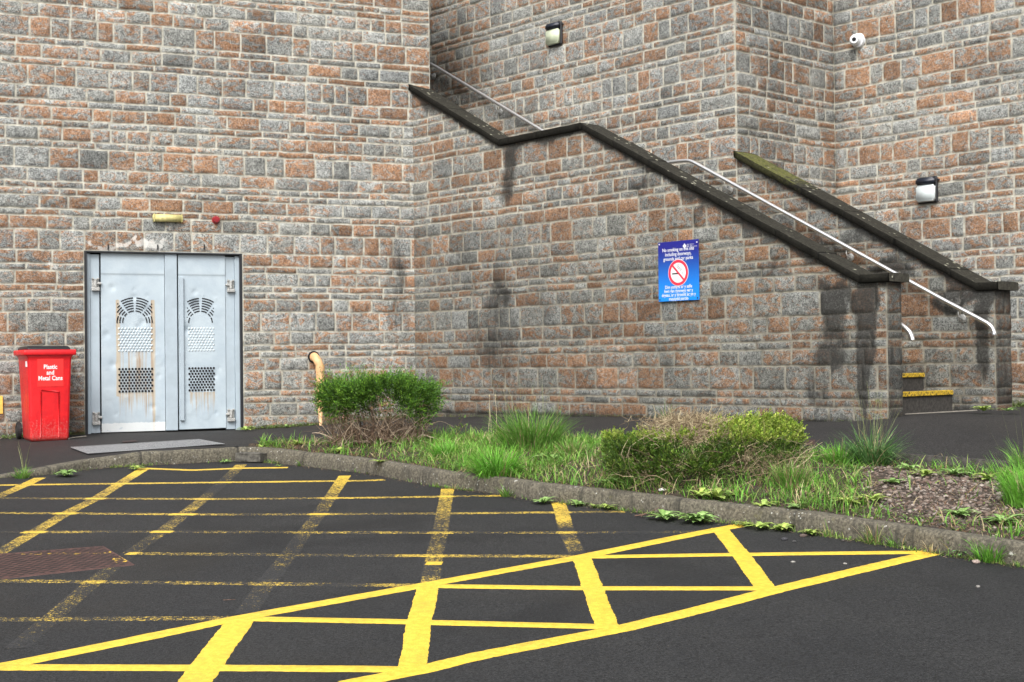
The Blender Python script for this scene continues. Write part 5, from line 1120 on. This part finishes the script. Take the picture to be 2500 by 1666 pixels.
def shrub2():
    rng = np.random.default_rng(33); g0 = bed_at(1715, 1165); root = empty('low_hedge', 'low sprawling hedge with yellowish green leaves and a dead straw coloured top', 'shrub', loc=tuple(g0))
    gx, gy = g0[0], g0[1]
    def gz(x, y): return bed_z(gx+x, gy+y)-g0[2]
    starts = []; dirs = []; lens = []; rr = []
    for k in range(260): starts.append((rng.uniform(-.70, .74), rng.uniform(-.45, .3), rng.uniform(0, .12))); dirs.append((rng.normal(0, .8), rng.normal(-.2, .5), rng.uniform(.2, 1))); lens.append(rng.uniform(.2, .5)); rr.append(rng.uniform(.0015, .005))
    for k in range(1700):   # dead twig mat
        x = rng.normal(-.10, .17); yy_ = rng.uniform(-.28, .34); starts.append((x, yy_, .30+.20*np.clip((yy_+.34)/.3, 0, 1)+rng.uniform(-.06, .03))); dirs.append((rng.normal(.2, 1), rng.normal(0, .7), rng.normal(.35, .35))); lens.append(rng.uniform(.06, .20)); rr.append(rng.uniform(.0016, .0032))
    for k in range(260):
        starts.append((rng.uniform(.15, .85), rng.uniform(-.50, .1), rng.uniform(.03, .32))); dirs.append(rng.normal(0, 1, 3)*np.array([1, .6, .6])); lens.append(rng.uniform(.10, .32)); rr.append(.0018)
    for k in range(4):
        starts.append((rng.uniform(.1, .7), rng.uniform(-.5, -.2), rng.uniform(.1, .25))); dirs.append((rng.normal(0, 1), -.4, .5)); lens.append(rng.uniform(.3, .5)); rr.append(.0035)
    P, R = twigs(starts, dirs, lens, rr, rng, bend=1.0, seg=5, up=-.3); V, F = tube_np(P, R, 4)
    cols = np.concatenate([np.tile(np.array([(.42, .34, .20), (.28, .21, .13), (.50, .42, .27), (.20, .14, .09)][rng.integers(4)])*rng.uniform(.65, 1.15), (len(p)*4, 1)) for p in P]); attr_mesh('stems', V, F, cols, M['twig'], root)
    N = 11000; x = rng.uniform(-.80, .82, N); y = rng.uniform(-.50, .42, N); top = .44+.05*np.sin(x*4+.5)+.14*(fbm(x*4+3, y*4, 13)-.5)*2-.05*np.clip((-x-.5)*3, 0, 1)-.22*np.clip(-(y+.15)/.35, 0, 1)**1.5
    q = rng.random(N)**.55; z = .06+(top-.06)*q
    dead = np.exp(-((x+.10)/.27)**4)*np.clip((y+.22)*5, 0, 1); low_r = (x > .15) & (z < .24)
    keep = (rng.random(N) > dead*.93) & (np.abs(x/.80)**5+np.abs(y/.48)**4 < 1.0+.15*rng.random(N)) & ~(low_r & (rng.random(N) < .80)) & (fbm(x*6, z*8+y*6, 16) > .36)
    x, y, z, q = x[keep], y[keep], z[keep], q[keep]; z = z+gz(x, y)*.6; Pn = np.stack([x, y, z], -1); D = np.stack([x*.8, y*1.2-.1, (q-.2)*1.2], -1)+rng.normal(0, .45, Pn.shape); D /= np.linalg.norm(D, axis=1)[:, None]
    yel = (z > .33)
    Va, Fa, Ca = sprigs(Pn[yel], D[yel], 9, .021, [(.16, .24, .025), (.22, .28, .04), (.10, .18, .02), (.26, .28, .07)], rng, L=.08)
    Vb, Fb, Cb = sprigs(Pn[~yel], D[~yel], 9, .020, [(.035, .075, .010), (.07, .14, .015), (.11, .16, .025), (.030, .055, .012)], rng, L=.08)
    attr_mesh('foliage', np.concatenate([Va, Vb]), np.concatenate([Fa, Fb+len(Ca)]), np.concatenate([Ca, Cb]), M['leaf'], root)
shrub2(); bpy.data.objects['low_hedge'].scale = (.88, .92, .80)
# sapling, dead flower stalks, fallen twigs
def stalk(u, v, topu, topv, lab, r=.0035, head=True, col=(.42, .36, .24)):
    p = bed_at(u, v); k = p[1]; d = ray(topu, topv); q = CAM+d*(k/d[1]); pts = densify(np.array([p, p*.55+q*.45+np.array([.012, 0, 0]), q]), .05); pts = smooth_path(pts, 3)-p
    V, F = tube_np([pts], [np.linspace(r, r*.6, len(pts))], 6)
    if head: V2, F2 = tube_np([np.array([pts[-1]-[0, 0, .006], pts[-1]+[0, 0, .004], pts[-1]+[0, 0, .016]])], [np.array([.003, .009, .002])], 8); F = np.concatenate([F, F2+len(V)]); V = np.concatenate([V, V2])
    o = attr_mesh('dead_stalk', V, F, np.tile(col, (len(V), 1)), M['twig'], smooth=True); o.location = tuple(p); return tag(o, lab, 'dead stalk', 'dead flower stalks')
stalk(1190, 1075, 1195, 968, 'pale dead flower stalk, left one of the tall pair in the bed'); stalk(1199, 1075, 1194, 985, 'leaning dead stalk crossing behind the tall pair', head=False); stalk(1211, 1062, 1209, 967, 'pale dead flower stalk, right one of the tall pair in the bed'); stalk(1237, 1060, 1230, 955, 'thinnest dead stalk right of the tall pair', r=.002, col=(.3, .26, .2))
def sapling(u, v, h, lab, n=60):
    p = bed_at(u, v); rng = np.random.default_rng(int(u)); root = empty('sapling', lab, 'plant', loc=tuple(p)); P, R = twigs([(0, 0, 0)]*4, [(0, 0, 1), (.3, 0, 1), (-.25, .1, 1), (.1, -.2, 1)], [h, h*.8, h*.7, h*.6], [.004]*4, rng, bend=.4); V, F = tube_np(P, R, 5); attr_mesh('stem', V, F, np.tile((.16, .11, .07), (len(V), 1)), M['twig'], root)
    pts = np.concatenate(P); idx = rng.integers(len(pts), size=n); Pn = pts[idx]+rng.normal(0, .008, (n, 3)); V, F, C = leaves(Pn, rng.uniform(.02, .045, n), mixcol(n, YG+LG, rng), rng, flat=1.2); attr_mesh('foliage', V, F, C, M['leaf'], root)
sapling(1114, 1075, .22, 'small upright leafy sapling between the clipped shrub and the dead stalks')
sapling(905, 1082, .12, 'little green shoot among the bare stems of the clipped shrub', 40)
def fallen(u, v, L, az, r, lab, br=3):
    p = on_lot(u, v); rng = np.random.default_rng(int(u)); d = np.array([math.cos(az), math.sin(az), .0]); st = [(0, 0, .012)]; ds = [d]; ln = [L]; rr = [r]
    for k in range(br): a = az+rng.normal(0, .9); f = rng.uniform(.2, .8)*L; st.append(tuple(d*f+np.array([0, 0, .012]))); ds.append((math.cos(a), math.sin(a), .12)); ln.append(L*rng.uniform(.3, .5)); rr.append(r*.7)
    P, R = twigs(st, ds, ln, rr, rng, bend=.35); P = [np.stack([q[:, 0], q[:, 1], np.maximum(q[:, 2], .006)+q[:, 1]*SL], -1) for q in P]; V, F = tube_np(P, R, 6); o = attr_mesh('fallen_twig', V, F, np.tile((.13, .08, .06), (len(V), 1)), M['twig'], smooth=True); o.location = tuple(p); tag(o, lab, 'twig')
fallen(1550, 1264, .18, .1, .006, 'thick brown branched twig lying on the asphalt by the kerb', 4); fallen(1500, 1241, .26, -.45, .003, 'long thin twig lying along the kerb foot', 1); fallen(545, 1471, .07, .1, .0025, 'pale little twig on the asphalt above the long yellow border line', 0); fallen(255, 1225, .05, .5, .003, 'tiny dark twig beside the second worn yellow line', 0)
